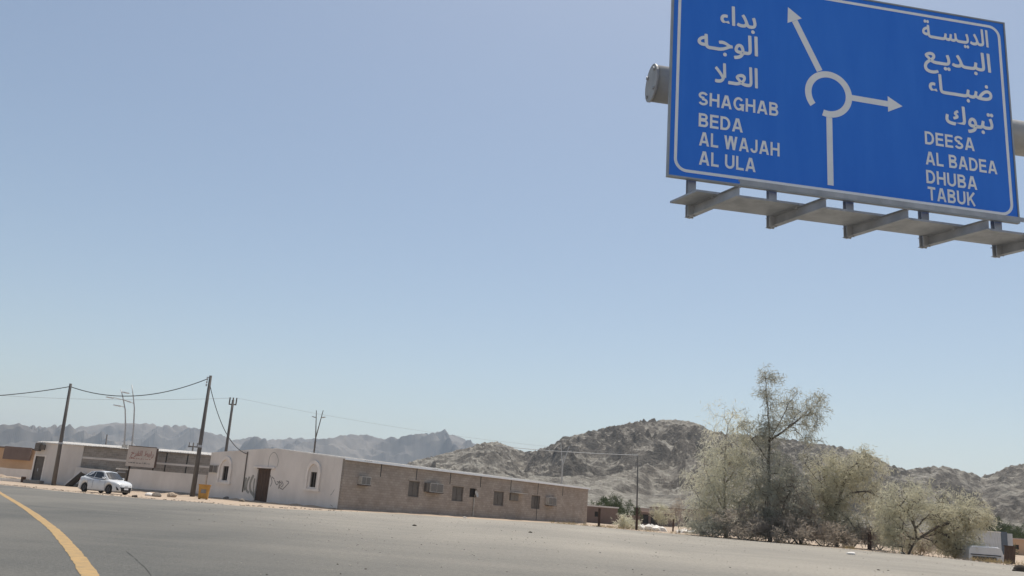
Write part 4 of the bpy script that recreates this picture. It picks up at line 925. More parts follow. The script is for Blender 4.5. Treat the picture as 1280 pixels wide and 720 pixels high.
q = PY(2.5, 570, 119); MB_ = MB().box(0, 3.6, 0, 0.3, 2.55, 4.25); o_ = MB_.build('parapet', M_brown, loc=(q.x, 119.2, 0)); o_.parent = None
tag(o_, 'dark brown parapet over the orange wall at the left edge', 'parapet')
wall_thing('yard_wall', PY(-60, 600, 104), PY(37, 600, 100), 1.35, 1.35, 0.25, M_plaster2, 'low dusty yard wall running left from the shop corner')
rk = random.Random(11)
for k, (px, py, Y, s) in enumerate(((-6, 601, 97, .8), (6, 600, 97, 0.7), (14, 601, 97, 0.55), (22, 602, 97, 0.6))):
    p = PY(px, py, Y); t_ = MB().blob((0, 0, 0.1), (s*1.6, s, s*0.75), 20+k, 2, 0.3).build('rubble_heap', M_sand, loc=(p.x, p.y, 0)); 
    tag(t_, ['sandy rubble heap at the left picture edge below the orange wall', 'pale rubble heap in front of the low yard wall, second from the left edge', 'small sandy rubble heap below the yard wall, third from the left edge', 'sandy rubble heap nearest the shop corner'][k], 'rubble', 'rubble heaps by the yard wall')
p = PY(9, 605.5, 93); t_ = MB().box(-3.5, 1.7, -0.3, 0.3, 0, 0.3).box(-3.5, 1.7, -0.32, -0.301, 0.05, 0.2).build('concrete_kerb', M_rub, loc=(p.x, p.y, 0)); tag(t_, 'pale concrete kerb block lying before the yard wall', 'kerb')
p = PY(29, 600, 92); t_ = MB().tube([(0, 0, 0), (0, 0, 0.55), (0, 0, 0.6)], [0.22, 0.24, 0.2], 10).build('oil_drum', M_rust, loc=(p.x, p.y, 0)); tag(t_, 'small dark drum standing left of the shop door step', 'drum')
for k, (px, py, s, m_) in enumerate(((168, 621.5, 0.22, M_rockd), (186, 620, 0.3, M_rub), (196, 621, 0.34, M_rock), (215, 621.5, 0.4, M_sand), (283, 624.5, 0.35, M_rock), (302, 627, 0.3, M_rock), (66, 606.5, 0.2, M_rub), (83, 606.8, 0.3, M_rub))):
    p = G(px, py); t_ = MB().blob((0, 0, s*0.25), (s, s*0.8, s*0.55), 40+k, 2, 0.35).build('stone', m_, loc=p)
    tag(t_, ['small dark stone on the sand right of the white car', 'pale stone at the wall foot near the white car', 'brown stone at the middle of the white wall foot', 'sandy lump left of the tall power pole foot', 'brown stone at the cream wall foot under the first arched window', 'brown stone at the cream wall foot left of the door', 'pale stone at the foot of the leftmost power pole', 'pale lump at the low end of the black trough'][k], 'stone', 'stones along the wall foot')

# ================================================================== far side of the lot, right
def post(px, py, top, r, label, mt=M_rust, cross=False):
    b = G(px, py); t = PY(px+1, top, b.y)-b; o = empty('fence_post', b, 0, label, 'post', 'rusty posts along the lot edge')
    MB().tube([(0, 0, -0.1), t], r, 8).build('shaft', mt, o)
    MB().tube([t-Vector((0, 0, 0.02)), t+Vector((0, 0, 0.05))], r*1.2, 8).build('cap', mt, o)
    if cross: MB().box(t.x-0.9, t.x+0.5, -0.07, 0.07, t.z-0.75, t.z-0.62).build('crossbar', mt, o)
    return o
post(748.5, 658.5, 636, 0.13, 'rusty post just right of the block building')
post(841, 664.5, 649.5, 0.09, 'short dark post beside the white rubble left of the trees')
post(1086.5, 687, 666, 0.17, 'thick dark post left of the pink house', M_rust)
post(1261.5, 704.5, 683, 0.36, 'stout brown post right of the white van', M_wood)
p = G(1276, 714.5); t_ = MB().blob((0, 0, 0.13), (0.27, 0.25, 0.22), 77, 3, 0.2).build('boulder', M_rockd, loc=p); tag(t_, 'dark round boulder on the lot at the right picture edge', 'boulder')
p = G(1268, 714); t_ = MB().blob((0, 0, 0.04), (0.10, 0.08, 0.06), 78, 2, 0.25).build('stone', M_rockd, loc=p); tag(t_, 'small dark stone just left of the round boulder', 'stone')
for k, (px, py, s, m_) in enumerate(((1064, 693.5, 0.25, M_rub), (1128, 692, 0.2, M_rub), (518, 657.5, 0.11, M_rockd), (663, 666, 0.13, M_rockd), (581, 647.5, 0.2, M_rub), (1098, 713, 0.06, M_rockd), (1110, 713.4, 0.05, M_rockd))):
    p = G(px, py); t_ = MB().blob((0, 0, s*0.2), (s, s*0.7, s*0.45), 60+k, 2, 0.3).build('stone', m_, loc=p)
    tag(t_, ['flat white stone on the lot in front of the right-hand trees', 'small white stone at the foot of the rightmost tree', 'small dark stone on the lot before the block wall', 'small dark stone on the open lot before the right end of the block wall', 'pale rubble at the foot of the drain pipe', 'tiny dark pebble on the lot, left of two', 'tiny dark pebble on the lot, right of two'][k], 'stone', 'stones scattered on the lot')
# white rubble strips
for k, (x0, x1, y, hh) in enumerate(((798, 848, 661.5, 0.5), (850, 868, 664, 0.35), (868, 893, 666.5, 0.5))):
    a, b = G(x0, y), G(x1, y); a.y = b.y = min(a.y, 96); a = PY(x0, y, 93); b = PY(x1, y, 93); c = (a+b)/2
    L = abs(b.x-a.x); mb = MB()
    for j in range(14): mb.blob((rk.uniform(-L/2, L/2), rk.uniform(-0.5, 0.5), hh*0.3), (rk.uniform(0.3, 0.8), rk.uniform(0.3, 0.6), hh*rk.uniform(0.5, 1.0)), 100+k*20+j, 1, 0.3)
    t_ = mb.build('rubble_heap', M_rub, loc=(c.x, 93, 0)); tag(t_, ['long bright white rubble bank behind the slender grey pole', 'small white rubble heap right of the short dark post', 'white rubble heap at the left foot of the trees'][k], 'rubble', 'white rubble banks along the lot edge')
# houses and sheds
q = PY(733, 645, 125); box_house('brick_shed', (q.x, 125, 0), 4.6, 5, 2.25, R_(10), M_brown, M_roof, 'small brown shed with pale flat roof right of the long building', win=[(1.2, 1.9, 0.9, 1.6)])
q = PY(764, 645, 135); box_house('brick_shed', (q.x, 135, 0), 4.5, 4, 1.3, R_(5), M_brown, M_brown, 'very low brown shed behind the rusty post')
q = PY(800, 650, 165); o = box_house('open_shed', (q.x, 165, 0), 6.5, 5, 2.3, 0, M_brown, M_pink, 'low open-fronted shed with a pinkish roof behind the white rubble', win=[(0.5, 1.6, 0.3, 1.9), (2.0, 3.2, 0.3, 1.9), (3.6, 5.0, 0.3, 1.9)])
q = PY(820, 650, 190); box_house('block_house', (q.x, 190, 0), 16, 8, 3.6, 0, M_block, M_brown, 'wide tan block house behind the open shed', win=[(2, 3, 1, 2.2), (6, 7, 1, 2.2)])
q = PY(798, 640, 205); box_house('block_house', (q.x, 205, 0), 5, 6, 3.3, 0, M_pink, M_pink, 'small pinkish house behind the slender grey pole', win=[(2, 3, 1, 2.2)])
q = PY(1091.5, 678, 135); box_house('roadside_house', (q.x, 135, 0), 11.5, 7, 2.15, R_(-9), M_pink, M_roof, 'low pink plastered house with white roof edge behind the rightmost tree', win=[(1.1, 1.8, 0.75, 1.4), (8.2, 9.2, 0.8, 1.5)])
q = PY(1021, 665, 150); box_house('block_house', (q.x, 150, 0), 4, 5, 2.4, 0, M_orange, M_orange, 'little orange house glimpsed between the tree trunks')
q = PY(1262, 690, 140); box_house('roadside_house', (q.x, 140, 0), 9, 6, 2.3, R_(-6), M_orange, M_pink, 'small tan house with one dark window at the right picture edge', win=[(0.9, 1.5, 0.8, 1.5), (4, 4.8, 0.8, 1.5)])
# corrugated container
qa, qb = PY(1210, 676, 105), PY(1251.5, 678, 105); L = qb.x-qa.x
ct = empty('shipping_container', (qa.x, 105, 0), R_(0), 'pale grey site container with a dark blue end standing behind the white van', 'container')
h0, h1 = 0.15, 2.75
MB().box(0, L, 0, 2.4, h0, h1).build('box', M_cont, ct)
rb_ = MB().box(0, 0.16, -0.035, -0.002, h0+0.15, h1-0.12).build('rib', M_cont, ct, (0.08, 0, 0)); nrib = int(L/0.32)
for k in range(1, nrib): link('rib', rb_.data, ct, (0.08+k*0.32, 0, 0))
MB().box(-0.02, L+0.02, -0.05, -0.002, h1-0.10, h1+0.02).build('top_rail', M_roof, ct); MB().box(-0.02, L+0.02, -0.05, -0.002, h0, h0+0.12).build('bottom_rail', M_cont, ct)
MB().box(L+0.022, L+0.9, 0.2, 2.2, h0, h1+0.05).build('end_annexe', M_contd, ct); MB().box(L+0.91, L+1.7, 0.5, 2.0, h0, h1-0.1).build('end_cabinet', M_cont, ct)
for x in (0.4, L-0.4): MB().box(x-0.2, x+0.2, 0.2, 2.2, 0, h0-0.002).build('sleeper', M_rust, ct)
# white van, partly hidden by the lot edge
pv = PY(1230, 700, 69); van = empty('delivery_van', (pv.x, pv.y, -0.84), R_(-10), 'dusty white van with flat roof at the lot edge below the container', 'van')
side = [(-1.25, 0.35), (1.25, 0.35), (1.22, 0.9), (1.05, 1.62), (0.95, 1.80), (-1.15, 1.80), (-1.3, 1.6), (-1.38, 0.95)]
mb = MB(); mb.extrude([(x, -0.85, z) for x, z in side], (0, 3.6, 0)); mb.build('body', M_cont, van)
MB().box(-1.1, 0.6, -0.9, -0.852, 0.72, 1.12).build('windscreen', M_glass, van); MB().box(-1.22, 0.95, -0.885, -0.853, 1.20, 1.27).build('trim', M_black, van)
mb = MB(); mb.hexa([(-1.1, -0.8, 1.802), (0.9, -0.8, 1.802), (0.9, 2.7, 1.802), (-1.1, 2.7, 1.802), (-1.0, -0.7, 1.88), (0.8, -0.7, 1.88), (0.8, 2.6, 1.88), (-1.0, 2.6, 1.88)]); mb.build('roof', M_car, van)
mb = MB(); mb.hexa([(1.262, -0.7, 0.4), (1.33, -0.7, 0.4), (1.33, 2.6, 0.4), (1.262, 2.6, 0.4), (1.07, -0.7, 1.66), (1.12, -0.7, 1.66), (1.12, 2.6, 1.66), (1.07, 2.6, 1.66)]); mb.build('shaded_side', M_shut, van)  # dark grey slab paints the shade on the van's right side
MB().box(0.62, 1.1, -0.9, -0.853, 0.72, 1.12).build('headlight', M_lens, van)
for x in (-1.1, 1.1):
    for y in (-0.3, 2.2): MB().tube([(x-0.1, y, 0.33), (x+0.1, y, 0.33)], 0.33, 16).build('wheel', M_tyre, van)
for k, (px, py, top) in enumerate(((1110.5, 683, 642), (1224, 690, 655))):
    b = PY(px, py, 104); b.z = 0; t = PY(px-0.5, top, 104)-b; o = empty('thin_mast', b, 0, ['thin pale mast in front of the pink house', 'thin pale mast behind the container'][k], 'mast'); MB().tube([(0, 0, 0), t], [0.07, 0.05], 8).build('shaft', M_lamp, o); MB().box(t.x-0.25, t.x+0.25, -0.06, 0.06, t.z, t.z+0.08).build('cap', M_lamp, o)
b = PY(1099, 670, 140); b.z = 0; t = PY(1099.5, 640, 140)-b; o = empty('distant_pole', b, 0, 'dark pole behind the trees left of the pink house', 'pole'); MB().tube([(0, 0, 0), t], [0.13, 0.1], 8).build('shaft', M_pole, o); MB().box(t.x-0.3, t.x+0.3, -0.06, 0.06, t.z-0.4, t.z-0.3).build('crossarm', M_pole, o)

# ================================================================== trees
def tufts(P, D, rn, per, ln, wd, droop, spread):
    """thin drooping sprays: P tip points, D branch directions"""
    n = len(P); idx = np.repeat(np.arange(n), per); N = len(idx)
    p = P[idx] + rn.normal(size=(N, 3))*spread
    d = D[idx]*0.55 + rn.normal(size=(N, 3))*0.62; d[:, 2] -= droop*rn.rand(N); d /= np.linalg.norm(d, axis=1)[:, None]
    L = ln*(0.45+0.9*rn.rand(N))[:, None]; s = np.cross(d, rn.normal(size=(N, 3))); s /= np.linalg.norm(s, axis=1)[:, None]; W = wd*(0.6+0.8*rn.rand(N))[:, None]
    a = p; b = p + d*L*0.5; c = b + (d + np.array([0, 0, -droop*0.5]))*L*0.5
    V = np.stack([a-s*W*0.3, a+s*W*0.3, b+s*W*0.5, b-s*W*0.5, c+s*W*0.12, c-s*W*0.12], 1).reshape(-1, 3)
    o = (np.arange(N)*6)[:, None]; Fq = np.concatenate([o+np.array([0, 1, 2, 3]), o+np.array([3, 2, 4, 5])], 0)
    return V, Fq
def tree(name, base, limbs, lobes, label, cat, leafm, barkm, seed, per=26, ln=0.42, wd=0.05, droop=0.7, spread=0.22, rmax=0.3, rtip=0.010, group=None, bare=None, twist=0.12, step=0.5):
    """limbs: list of polylines (metres, relative to the base); lobes: (cx, cy, cz, rx, ry, rz, number of twigs)"""
    rn = np.random.RandomState(seed); nodes = []; par = []; fixed = []
    for L in limbs:
        L = [np.array(q, float) for q in L]; prev = None
        for i, q in enumerate(L):
            if i == 0:
                if nodes:
                    dd_ = np.linalg.norm(np.array(nodes)-q, axis=1); prev = int(dd_.argmin()) if dd_.min() < 1.0 else None
                    if prev is not None: continue
                nodes.append(q); par.append(-1); prev = len(nodes)-1; continue
            a = nodes[prev]; k = max(1, int(np.linalg.norm(q-a)/step))
            for j in range(1, k+1):
                nodes.append(a+(q-a)*j/k + rn.normal(size=3)*0.04*(j < k)); par.append(prev); prev = len(nodes)-1
    at = []
    for cx, cy, cz, rx, ry, rz, nn in lobes:
        v = rn.normal(size=(nn, 3)); v /= np.linalg.norm(v, axis=1)[:, None]; r = rn.rand(nn, 1)**0.45
        q = np.array([cx, cy, cz]) + v*r*np.array([rx, ry, rz])*(1+0.12*rn.normal(size=(nn, 1)))
        nc = max(5, nn//4); own = rn.randint(0, nc, nn); sg = 0.13*min(rx, ry, rz)+0.10; q = np.where(rn.rand(nn, 1) < 0.7, q[own] + rn.normal(size=(nn, 3))*sg, q)      # gather the twigs into clumps
        at.append(q)
    at = np.concatenate(at); at = at[at[:, 2] > 0.25]
    N0 = np.array(nodes); dist = np.min(np.linalg.norm(at[:, None]-N0[None], axis=2), axis=1); at = at[np.argsort(dist)]
    buf = np.zeros((len(nodes)+len(at)*12, 3)); n = len(nodes); buf[:n] = N0
    tips = []; tdir = []
    for q in at:
        dv = q-buf[:n]; ds = np.linalg.norm(dv, axis=1); cost = ds + 0.55*np.maximum(0, buf[:n, 2]-q[2]+0.1*ds) 
        b = int(cost.argmin()); a = buf[b].copy(); dl = ds[b]
        k = min(10, max(1, int(dl/step))); prev = b; w1 = rn.normal(size=3)*twist*dl; w1[2] = abs(w1[2])*0.6
        for j in range(1, k+1):
            t = j/k; pnt = a+(q-a)*t + w1*math.sin(math.pi*t); buf[n] = pnt; par.append(prev); prev = n; n += 1
        tips.append(n-1); d_ = buf[n-1]-buf[par[n-1]]; tdir.append(d_/(np.linalg.norm(d_)+1e-6))
    nodes = buf[:n]; par = np.array(par)
    wgt = np.zeros(n); 
    for t in tips: wgt[t] += 1
    for i in range(n-1, -1, -1):
        if par[i] >= 0: wgt[par[i]] += wgt[i]
    # par indices always smaller than child: one reverse sweep is enough
    rad = np.clip(rtip*np.maximum(wgt, 1)**0.47, rtip, rmax)
    e = np.array([(par[i], i) for i in range(n) if par[i] >= 0]); A, Bp = nodes[e[:, 0]], nodes[e[:, 1]]; ra = np.minimum(rad[e[:, 0]], rad[e[:, 1]]*1.35); rb2 = rad[e[:, 1]]
    d = Bp-A; d /= np.linalg.norm(d, axis=1)[:, None]+1e-9; ref = np.where(np.abs(d[:, 2:3]) < 0.9, np.array([[0, 0, 1.0]]), np.array([[1.0, 0, 0]])); s = np.cross(d, ref); s /= np.linalg.norm(s, axis=1)[:, None]; u = np.cross(s, d)
    K = 5; ang = 2*np.pi*np.arange(K)/K; ring = s[:, None]*np.cos(ang)[None, :, None] + u[:, None]*np.sin(ang)[None, :, None]
    V = np.concatenate([A[:, None]+ring*ra[:, None, None], Bp[:, None]+ring*rb2[:, None, None]], 1).reshape(-1, 3); o = (np.arange(len(e))*2*K)[:, None]
    Fq = np.concatenate([o+np.array([k, (k+1) % K, K+(k+1) % K, K+k]) for k in range(K)], 0)
    root = empty(name, base, 0, label, cat, group)
    npmesh('trunk', V, Fq, barkm, root, smooth=True)
    tips = np.array(tips); tdir = np.array(tdir)
    thin = np.where((wgt <= 3) & (np.arange(n) >= len(N0)))[0]; P = np.concatenate([nodes[tips], nodes[thin]]); Dd = nodes[thin]-nodes[par[thin]]; Dd /= np.linalg.norm(Dd, axis=1)[:, None]+1e-6
    D = np.concatenate([tdir, Dd])
    lf, Ff = tufts(P, D, rn, per, ln, wd, droop, spread)
    npmesh('crown', lf, Ff, leafm, root)
    return root
def rel(base, px, py, dy=0.0):
    p = PY(px, py, base.y+dy)-base; return (p.x, dy, p.z)
def lobe(base, x0, x1, y0, y1, n, dy=0.0, depth=None):
    c = rel(base, (x0+x1)/2, (y0+y1)/2, dy); s = base.y/(FPX*math.cos(PITCH))*1.05; rx, rz = (x1-x0)/2*s, (y1-y0)/2*s
    return (c[0], dy, c[2], rx, depth or rx*0.9, rz, n)
# tall grey tree with an open top
bt = PY(963, 676, 80); bt.z = 0
L0 = [(0, 0, -0.2), rel(bt, 961, 640), rel(bt, 962, 612), rel(bt, 961, 585), rel(bt, 962, 560), rel(bt, 962, 543)]
limbs = [L0, [rel(bt, 962, 545), rel(bt, 960, 520), rel(bt, 958, 495), rel(bt, 957, 466)], [rel(bt, 962, 548), rel(bt, 975, 528), rel(bt, 985, 505), rel(bt, 997, 492)],
         [rel(bt, 962, 552), rel(bt, 983, 536), rel(bt, 1003, 520, 0.6), rel(bt, 1022, 516, 0.8)], [rel(bt, 961, 572), rel(bt, 946, 556, -0.5), rel(bt, 934, 542, -0.8)], [rel(bt, 961, 590), rel(bt, 945, 582, 0.5), rel(bt, 928, 565, 0.8), rel(bt, 914, 548, 1.0)],
         [(0.2, 0, 0.2), rel(bt, 975, 645, -0.5), rel(bt, 985, 620, -0.8)], [(-0.2, 0, 0.2), rel(bt, 948, 650, 0.4), rel(bt, 938, 625, 0.6)]]
lobes = [lobe(bt, 942, 974, 466, 512, 40), lobe(bt, 948, 966, 457, 484, 12), lobe(bt, 966, 1034, 482, 556, 120), lobe(bt, 940, 990, 520, 575, 60), lobe(bt, 1000, 1034, 500, 545, 26), lobe(bt, 925, 960, 515, 560, 30),
         lobe(bt, 925, 1000, 556, 622, 120), lobe(bt, 925, 1005, 605, 668, 170), lobe(bt, 940, 1010, 575, 660, 190, -1.4), lobe(bt, 935, 985, 640, 675, 60, -1.5)]
tree('tamarisk_tree', bt, limbs, lobes, 'tallest tree, grey green with an open wispy top and dark bare trunk', 'tree', M_leaf_grey, M_bark, 21, per=16, ln=0.34, wd=0.045, droop=0.55, spread=0.24, rmax=0.22)
# pale feathery tree on the left
bt = PY(908, 671, 82); bt.z = 0
limbs = [[(0, 0, -0.2), rel(bt, 906, 640), rel(bt, 905, 600), rel(bt, 907, 560), rel(bt, 910, 530)], [rel(bt, 906, 640), rel(bt, 890, 610, -0.5), rel(bt, 880, 580, -0.8)], [rel(bt, 905, 610), rel(bt, 925, 575, 0.5), rel(bt, 930, 545, 0.6)],
         [(0.3, 0, 0.3), rel(bt, 930, 640, -0.6), rel(bt, 940, 610, -0.8)], [rel(bt, 906, 645), rel(bt, 875, 625, -0.4), rel(bt, 862, 605, -0.5)]]
lobes = [lobe(bt, 878, 940, 515, 568, 70), lobe(bt, 886, 950, 545, 610, 150), lobe(bt, 862, 930, 570, 640, 150), lobe(bt, 852, 910, 605, 668, 140), lobe(bt, 890, 955, 600, 674, 150), lobe(bt, 880, 925, 560, 640, 70, -1.2)]
tree('tamarisk_tree', bt, limbs, lobes, 'broad pale feathery tree with no bare trunk, left of the tallest tree', 'tree', M_leaf_pale, M_barkl, 22, per=14, ln=0.36, wd=0.038, droop=0.85, spread=0.28, rmax=0.2, twist=0.18)
# arching tree to the right of the tall one
bt = PY(1046, 681, 80); bt.z = 0
limbs = [[(0, 0, -0.2), rel(bt, 1044, 655), rel(bt, 1046, 630), rel(bt, 1056, 605), rel(bt, 1062, 580)], [rel(bt, 1046, 630), rel(bt, 1064, 616, -0.5), rel(bt, 1084, 614, -0.7), rel(bt, 1100, 622, -0.8)],
         [rel(bt, 1044, 655), rel(bt, 1030, 625, 0.5), rel(bt, 1024, 590, 0.7)], [rel(bt, 1045, 640), rel(bt, 1060, 648, -0.8), rel(bt, 1068, 660, -0.9)], [rel(bt, 1046, 625), rel(bt, 1058, 590), rel(bt, 1082, 570, 0.4)]]
lobes = [lobe(bt, 1030, 1088, 568, 622, 150), lobe(bt, 1060, 1103, 562, 612, 110), lobe(bt, 1015, 1060, 590, 650, 130), lobe(bt, 1060, 1106, 605, 665, 80), lobe(bt, 1012, 1062, 630, 676, 120), lobe(bt, 1000, 1040, 560, 640, 90, 1.0), lobe(bt, 1035, 1080, 630, 680, 60, -1)]
tree('tamarisk_tree', bt, limbs, lobes, 'rounded olive tree with an arching bare limb, right of the tallest tree', 'tree', M_leaf_olive, M_bark, 23, per=15, ln=0.36, wd=0.04, droop=0.8, spread=0.26, rmax=0.2, twist=0.16)
# dry brushy mass under and between
bt = PY(1000, 679, 78.5); bt.z = 0
limbs = [[(0, 0, -0.2), rel(bt, 998, 655), rel(bt, 992, 630)], [(-0.6, 0.2, -0.1), rel(bt, 975, 650, 0.5), rel(bt, 965, 632, 0.6)], [(0.5, 0, -0.1), rel(bt, 1012, 650), rel(bt, 1018, 622)]]
lobes = [lobe(bt, 970, 1024, 600, 660, 110), lobe(bt, 940, 1000, 632, 676, 110), lobe(bt, 990, 1032, 625, 678, 100)]
tree('dry_bush', bt, limbs, lobes, 'brownish half-dry brushy bush under the tallest tree', 'bush', M_leaf_dry, M_bark, 24, per=10, ln=0.34, wd=0.036, droop=0.4, spread=0.24, rmax=0.10)
# low spreading tree at the right
bt = PY(1134, 691.5, 70); bt.z = 0
limbs = [[(0, 0, -0.2), rel(bt, 1140, 683), rel(bt, 1146, 675)], [rel(bt, 1146, 675), rel(bt, 1144, 660), rel(bt, 1141, 645), rel(bt, 1138, 632)], [rel(bt, 1146, 676), rel(bt, 1160, 666, -0.3), rel(bt, 1172, 658, -0.4), rel(bt, 1186, 655, -0.5)],
         [rel(bt, 1143, 655), rel(bt, 1134, 640, 0.5), rel(bt, 1124, 632, 0.6)], [rel(bt, 1172, 658, -0.4), rel(bt, 1200, 645, -0.5), rel(bt, 1220, 640, -0.5)], [rel(bt, 1144, 655), rel(bt, 1168, 635, 0.5), rel(bt, 1172, 620, 0.6)]]
lobes = [lobe(bt, 1105, 1180, 605, 652, 150), lobe(bt, 1150, 1225, 618, 662, 130), lobe(bt, 1195, 1240, 630, 662, 60), lobe(bt, 1180, 1220, 650, 692, 70, 0.6), lobe(bt, 1098, 1145, 628, 672, 80), lobe(bt, 1150, 1205, 640, 692, 120, 1.0), lobe(bt, 1105, 1150, 655, 690, 60, 1.6), lobe(bt, 1098, 1136, 640, 690, 60, -0.6), lobe(bt, 1172, 1222, 648, 694, 70, -0.4)]
tree('acacia_tree', bt, limbs, lobes, 'low spreading olive tree with forked dark trunk, rightmost of the trees', 'tree', M_leaf_olive, M_bark, 25, per=18, ln=0.30, wd=0.038, droop=0.55, spread=0.24, rmax=0.095, twist=0.15)
def bush(px, py, Y, w_, h_, n, label, m_, seed, per=16, ln=0.3):
    b = PY(px, py, Y); b.z = 0
    limbs = [[(0, 0, -0.1), (0.05, 0, h_*0.3)], [(0.1, 0, 0), (w_*0.25, 0.1, h_*0.4)], [(-0.1, 0, 0), (-w_*0.25, -0.1, h_*0.4)]]
    tree('shrub', b, limbs, [(0, 0, h_*0.5, w_/2, w_/2.4, h_*0.5, n)], label, 'shrub', m_, M_barkl, seed, per=per, ln=ln, wd=0.05, droop=0.3, spread=0.2, rmax=0.05, group='shrubs beyond the lot edge')
bush(783, 659, 92, 2.6, 1.0, 60, 'pale yellowish shrub left of the slender grey pole', M_leaf_pale, 31)
bush(771, 650, 150, 8, 4.2, 130, 'dark green shrub behind the brown shed', M_leaf_shrub, 32, 22, 0.6)
bush(760, 650, 155, 4, 4.6, 60, 'small dark green shrub just right of the long building', M_leaf_shrub, 33, 22, 0.6)
bush(1246, 680, 150, 10, 5.2, 150, 'wide dark green shrub behind the container', M_leaf_shrub, 34, 26, 0.7)
bush(1268, 680, 160, 8, 5.0, 110, 'dark green shrub at the right above the tan house', M_leaf_shrub, 35, 26, 0.7)
bush(828, 652, 150, 5, 3.6, 70, 'olive shrub in front of the wide tan block house', M_leaf_olive, 36, 20, 0.5)
bush(930, 676, 77.5, 6.5, 2.4, 130, 'low brown thicket between the pale feathery tree and the tallest tree', M_leaf_dry, 42)
bush(985, 680, 76.5, 6.5, 2.2, 130, 'low brown thicket right of the tallest tree trunk', M_leaf_dry, 43)
bush(1030, 683, 77, 5.0, 2.0, 100, 'low brown thicket left of the arching tree trunk', M_leaf_dry, 44)
bush(890, 671, 80, 5.0, 1.8, 90, 'low grey green thicket under the pale feathery tree', M_leaf_grey, 45)
bush(1100, 687, 80, 3.6, 2.6, 90, 'brown thicket between the thick dark post and the rightmost tree', M_leaf_dry, 46)
bush(850, 664, 92, 1.8, 3.6, 34, 'sparse twiggy shrub beside the short dark post', M_leaf_dry, 37, 8, 0.3)
bush(1065, 684, 79, 3.6, 2.0, 80, 'low brown shrub at the foot of the arching tree', M_leaf_dry, 38)
bush(1195, 696, 71.5, 3.4, 1.5, 70, 'low olive shrub left of the white van', M_leaf_olive, 39)
bush(1150, 690, 74, 5.0, 1.1, 70, 'low tangled shrub behind the rightmost tree trunk', M_leaf_dry, 40)
bush(1262, 690, 112, 1.6, 1.6, 30, 'small green shrub at the right end of the container', M_leaf_shrub, 41)

# dry grass along the lot edge and grit on the lot
edge = [G(x, y) for x, y in ((700, 655), (735, 657.3), (800, 663.6), (850, 667.7), (900, 671.9), (960, 677.7), (1087, 688.3), (1200, 699), (1280, 708.5))]
rn = np.random.RandomState(9); P = []
for a, b in zip(edge, edge[1:]):
    L = (b-a).length; k = int(L*7)
    for j in range(k):
        t = rn.rand(); q = a.lerp(b, t); nrm = Vector((-(b-a).y, (b-a).x, 0)).normalized()
        if fbm(np.array([q.x*0.35]), np.array([q.y*0.35]), 2)[0] < 0.0: continue
        q = q + nrm*(0.2+2.6*rn.rand()**1.5); P.append((q.x, q.y, 0.02))
P = np.array(P); V, Fq = tufts(P, np.tile(np.array([[0, 0, 1.3]]), (len(P), 1)), rn, 14, 0.30, 0.02, 0.0, np.array([0.12, 0.12, 0.01]))
g = npmesh('dry_grass', V, Fq, M_grass); g['kind'] = 'stuff'; tag(g, 'dry yellow grass tufts along the edge of the lot', 'grass')
rg = random.Random(4)
import bmesh
bm = bmesh.new(); bmesh.ops.create_icosphere(bm, subdivisions=1, radius=1); iv = [v.co.copy() for v in bm.verts]; fi = [tuple(v.index for v in f.verts) for f in bm.faces]; bm.free()
heaps = [MB(), MB(), MB()]
def grit(mb, x, y, s):
    sx, sy, sz = s*rg.uniform(0.7, 1.3), s*rg.uniform(0.7, 1.3), s*rg.uniform(0.4, 0.8)
    mb.add([(x+v.x*sx*rg.uniform(0.8, 1.2), y+v.y*sy*rg.uniform(0.8, 1.2), 0.006+max(v.z, -0.3)*sz) for v in iv], fi)
for k in range(3000):
    Y = 11+62*rg.random()**1.1; x = rg.uniform(-0.62, 0.66)*Y
    if x < -0.5*Y+2.5+3*rg.random(): continue
    if fbm(np.array([x*0.12]), np.array([Y*0.12]), 2)[0] < rg.uniform(-0.3, 0.12): continue
    grit(heaps[0 if rg.random() < 0.45 else 1], x, Y, rg.uniform(0.005, 0.016)*(1+Y/45)*(1.6 if rg.random() < 0.06 else 1))
for a, b in list(zip(edge, edge[1:])) + [(G(130, 618.6), G(190, 623.6)), (G(190, 623.6), G(300, 632)), (G(300, 632), G(421, 638.6)), (G(0, 605.5), G(130, 618.6))]:
    for j in range(int((b-a).length*9)):
        q = a.lerp(b, rg.random()); grit(heaps[rg.choice((0, 1, 2, 2))], q.x+rg.gauss(0, 0.5), q.y+abs(rg.gauss(0, 0.9)), rg.uniform(0.02, 0.085))
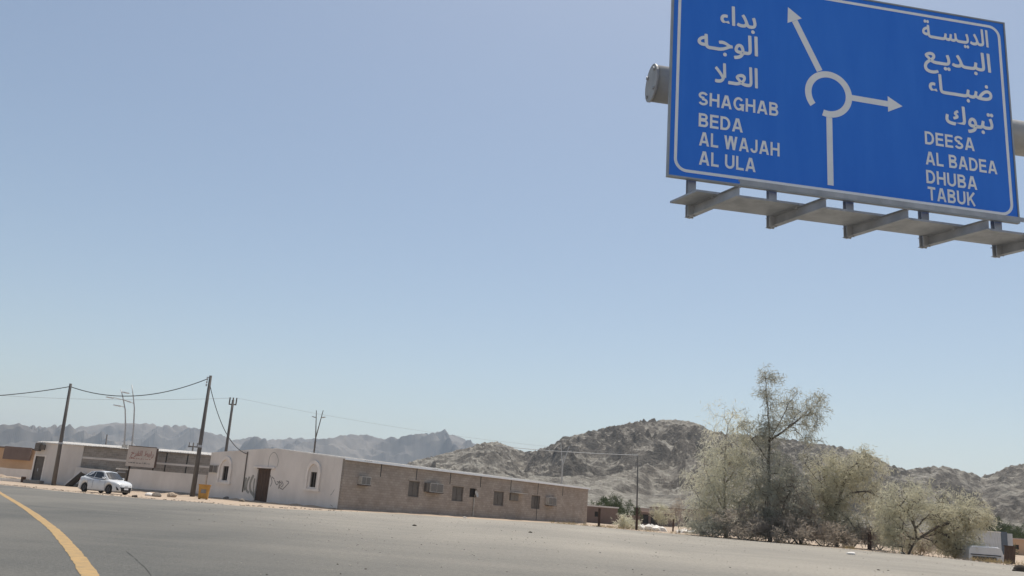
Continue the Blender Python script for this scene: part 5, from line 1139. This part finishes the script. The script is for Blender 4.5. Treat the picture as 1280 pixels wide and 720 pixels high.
for mb, m_, lab in zip(heaps, (M_rockd, M_grit, M_rock), ('dark grit scattered over the open lot', 'pale grit scattered over the open lot', 'small brown stones along the edges of the lot')):
    g = mb.build('gravel', m_); g['kind'] = 'stuff'; tag(g, lab, 'gravel')
# sand blown against the foot of the walls
def drift(A, B, out, wd, h):
    A, B, out = Vector((A.x, A.y, 0)), Vector((B.x, B.y, 0)), Vector((out.x, out.y, 0)).normalized(); n = int((B-A).length/0.35); V_, F2 = [], []
    for i in range(n+1):
        p = A.lerp(B, i/n); k = 0.45+0.9*abs(perlin(np.array([p.x*0.5]), np.array([p.y*0.5]))[0])*2.2; w_ = wd*(0.6+k*0.6)
        V_ += [p-out*0.02+Vector((0, 0, h*k)), p+out*w_*0.35+Vector((0, 0, h*k*0.6)), p+out*w_+Vector((0, 0, 0.002))]
    for i in range(n):
        for j in range(2): F2.append((i*3+j, i*3+j+1, i*3+j+4, i*3+j+3))
    mb = MB(); mb.add(V_, F2); o = mb.build('sand_drift', M_sand, smooth=True); o['kind'] = 'structure'
drift(cB, cB+uB*LB, -vB, 0.9, 0.10); drift(cB+vB*WB, cB, -uB, 1.2, 0.16)
drift(PY(158.5, 600, 87.1), Vector((-28.0, 84.6, 0)), Vector((-0.2, -1, 0)), 1.4, 0.2); drift(Vector((xa0, YA, 0)), Vector((xa0+xm, YA, 0)), Vector((0, -1, 0)), 1.0, 0.14)

# ================================================================== dusty air
M_hz = bpy.data.materials.new('dusty_air'); M_hz.use_nodes = True; n = M_hz.node_tree.nodes; l = M_hz.node_tree.links
n.remove(n['Principled BSDF']); pv_ = n.new('ShaderNodeVolumePrincipled'); pv_.inputs['Color'].default_value = (0.70, 0.84, 1.0, 1)
pv_.inputs['Density'].default_value = 0.00009; pv_.inputs['Anisotropy'].default_value = 0.3; l.new(pv_.outputs[0], n['Material Output'].inputs['Volume'])
hz = MB().box(-8400, 8400, -8400, 8400, -6, 480).build('haze', M_hz); hz['kind'] = 'stuff'; tag(hz, 'thin dusty daytime air over the whole valley', 'haze')
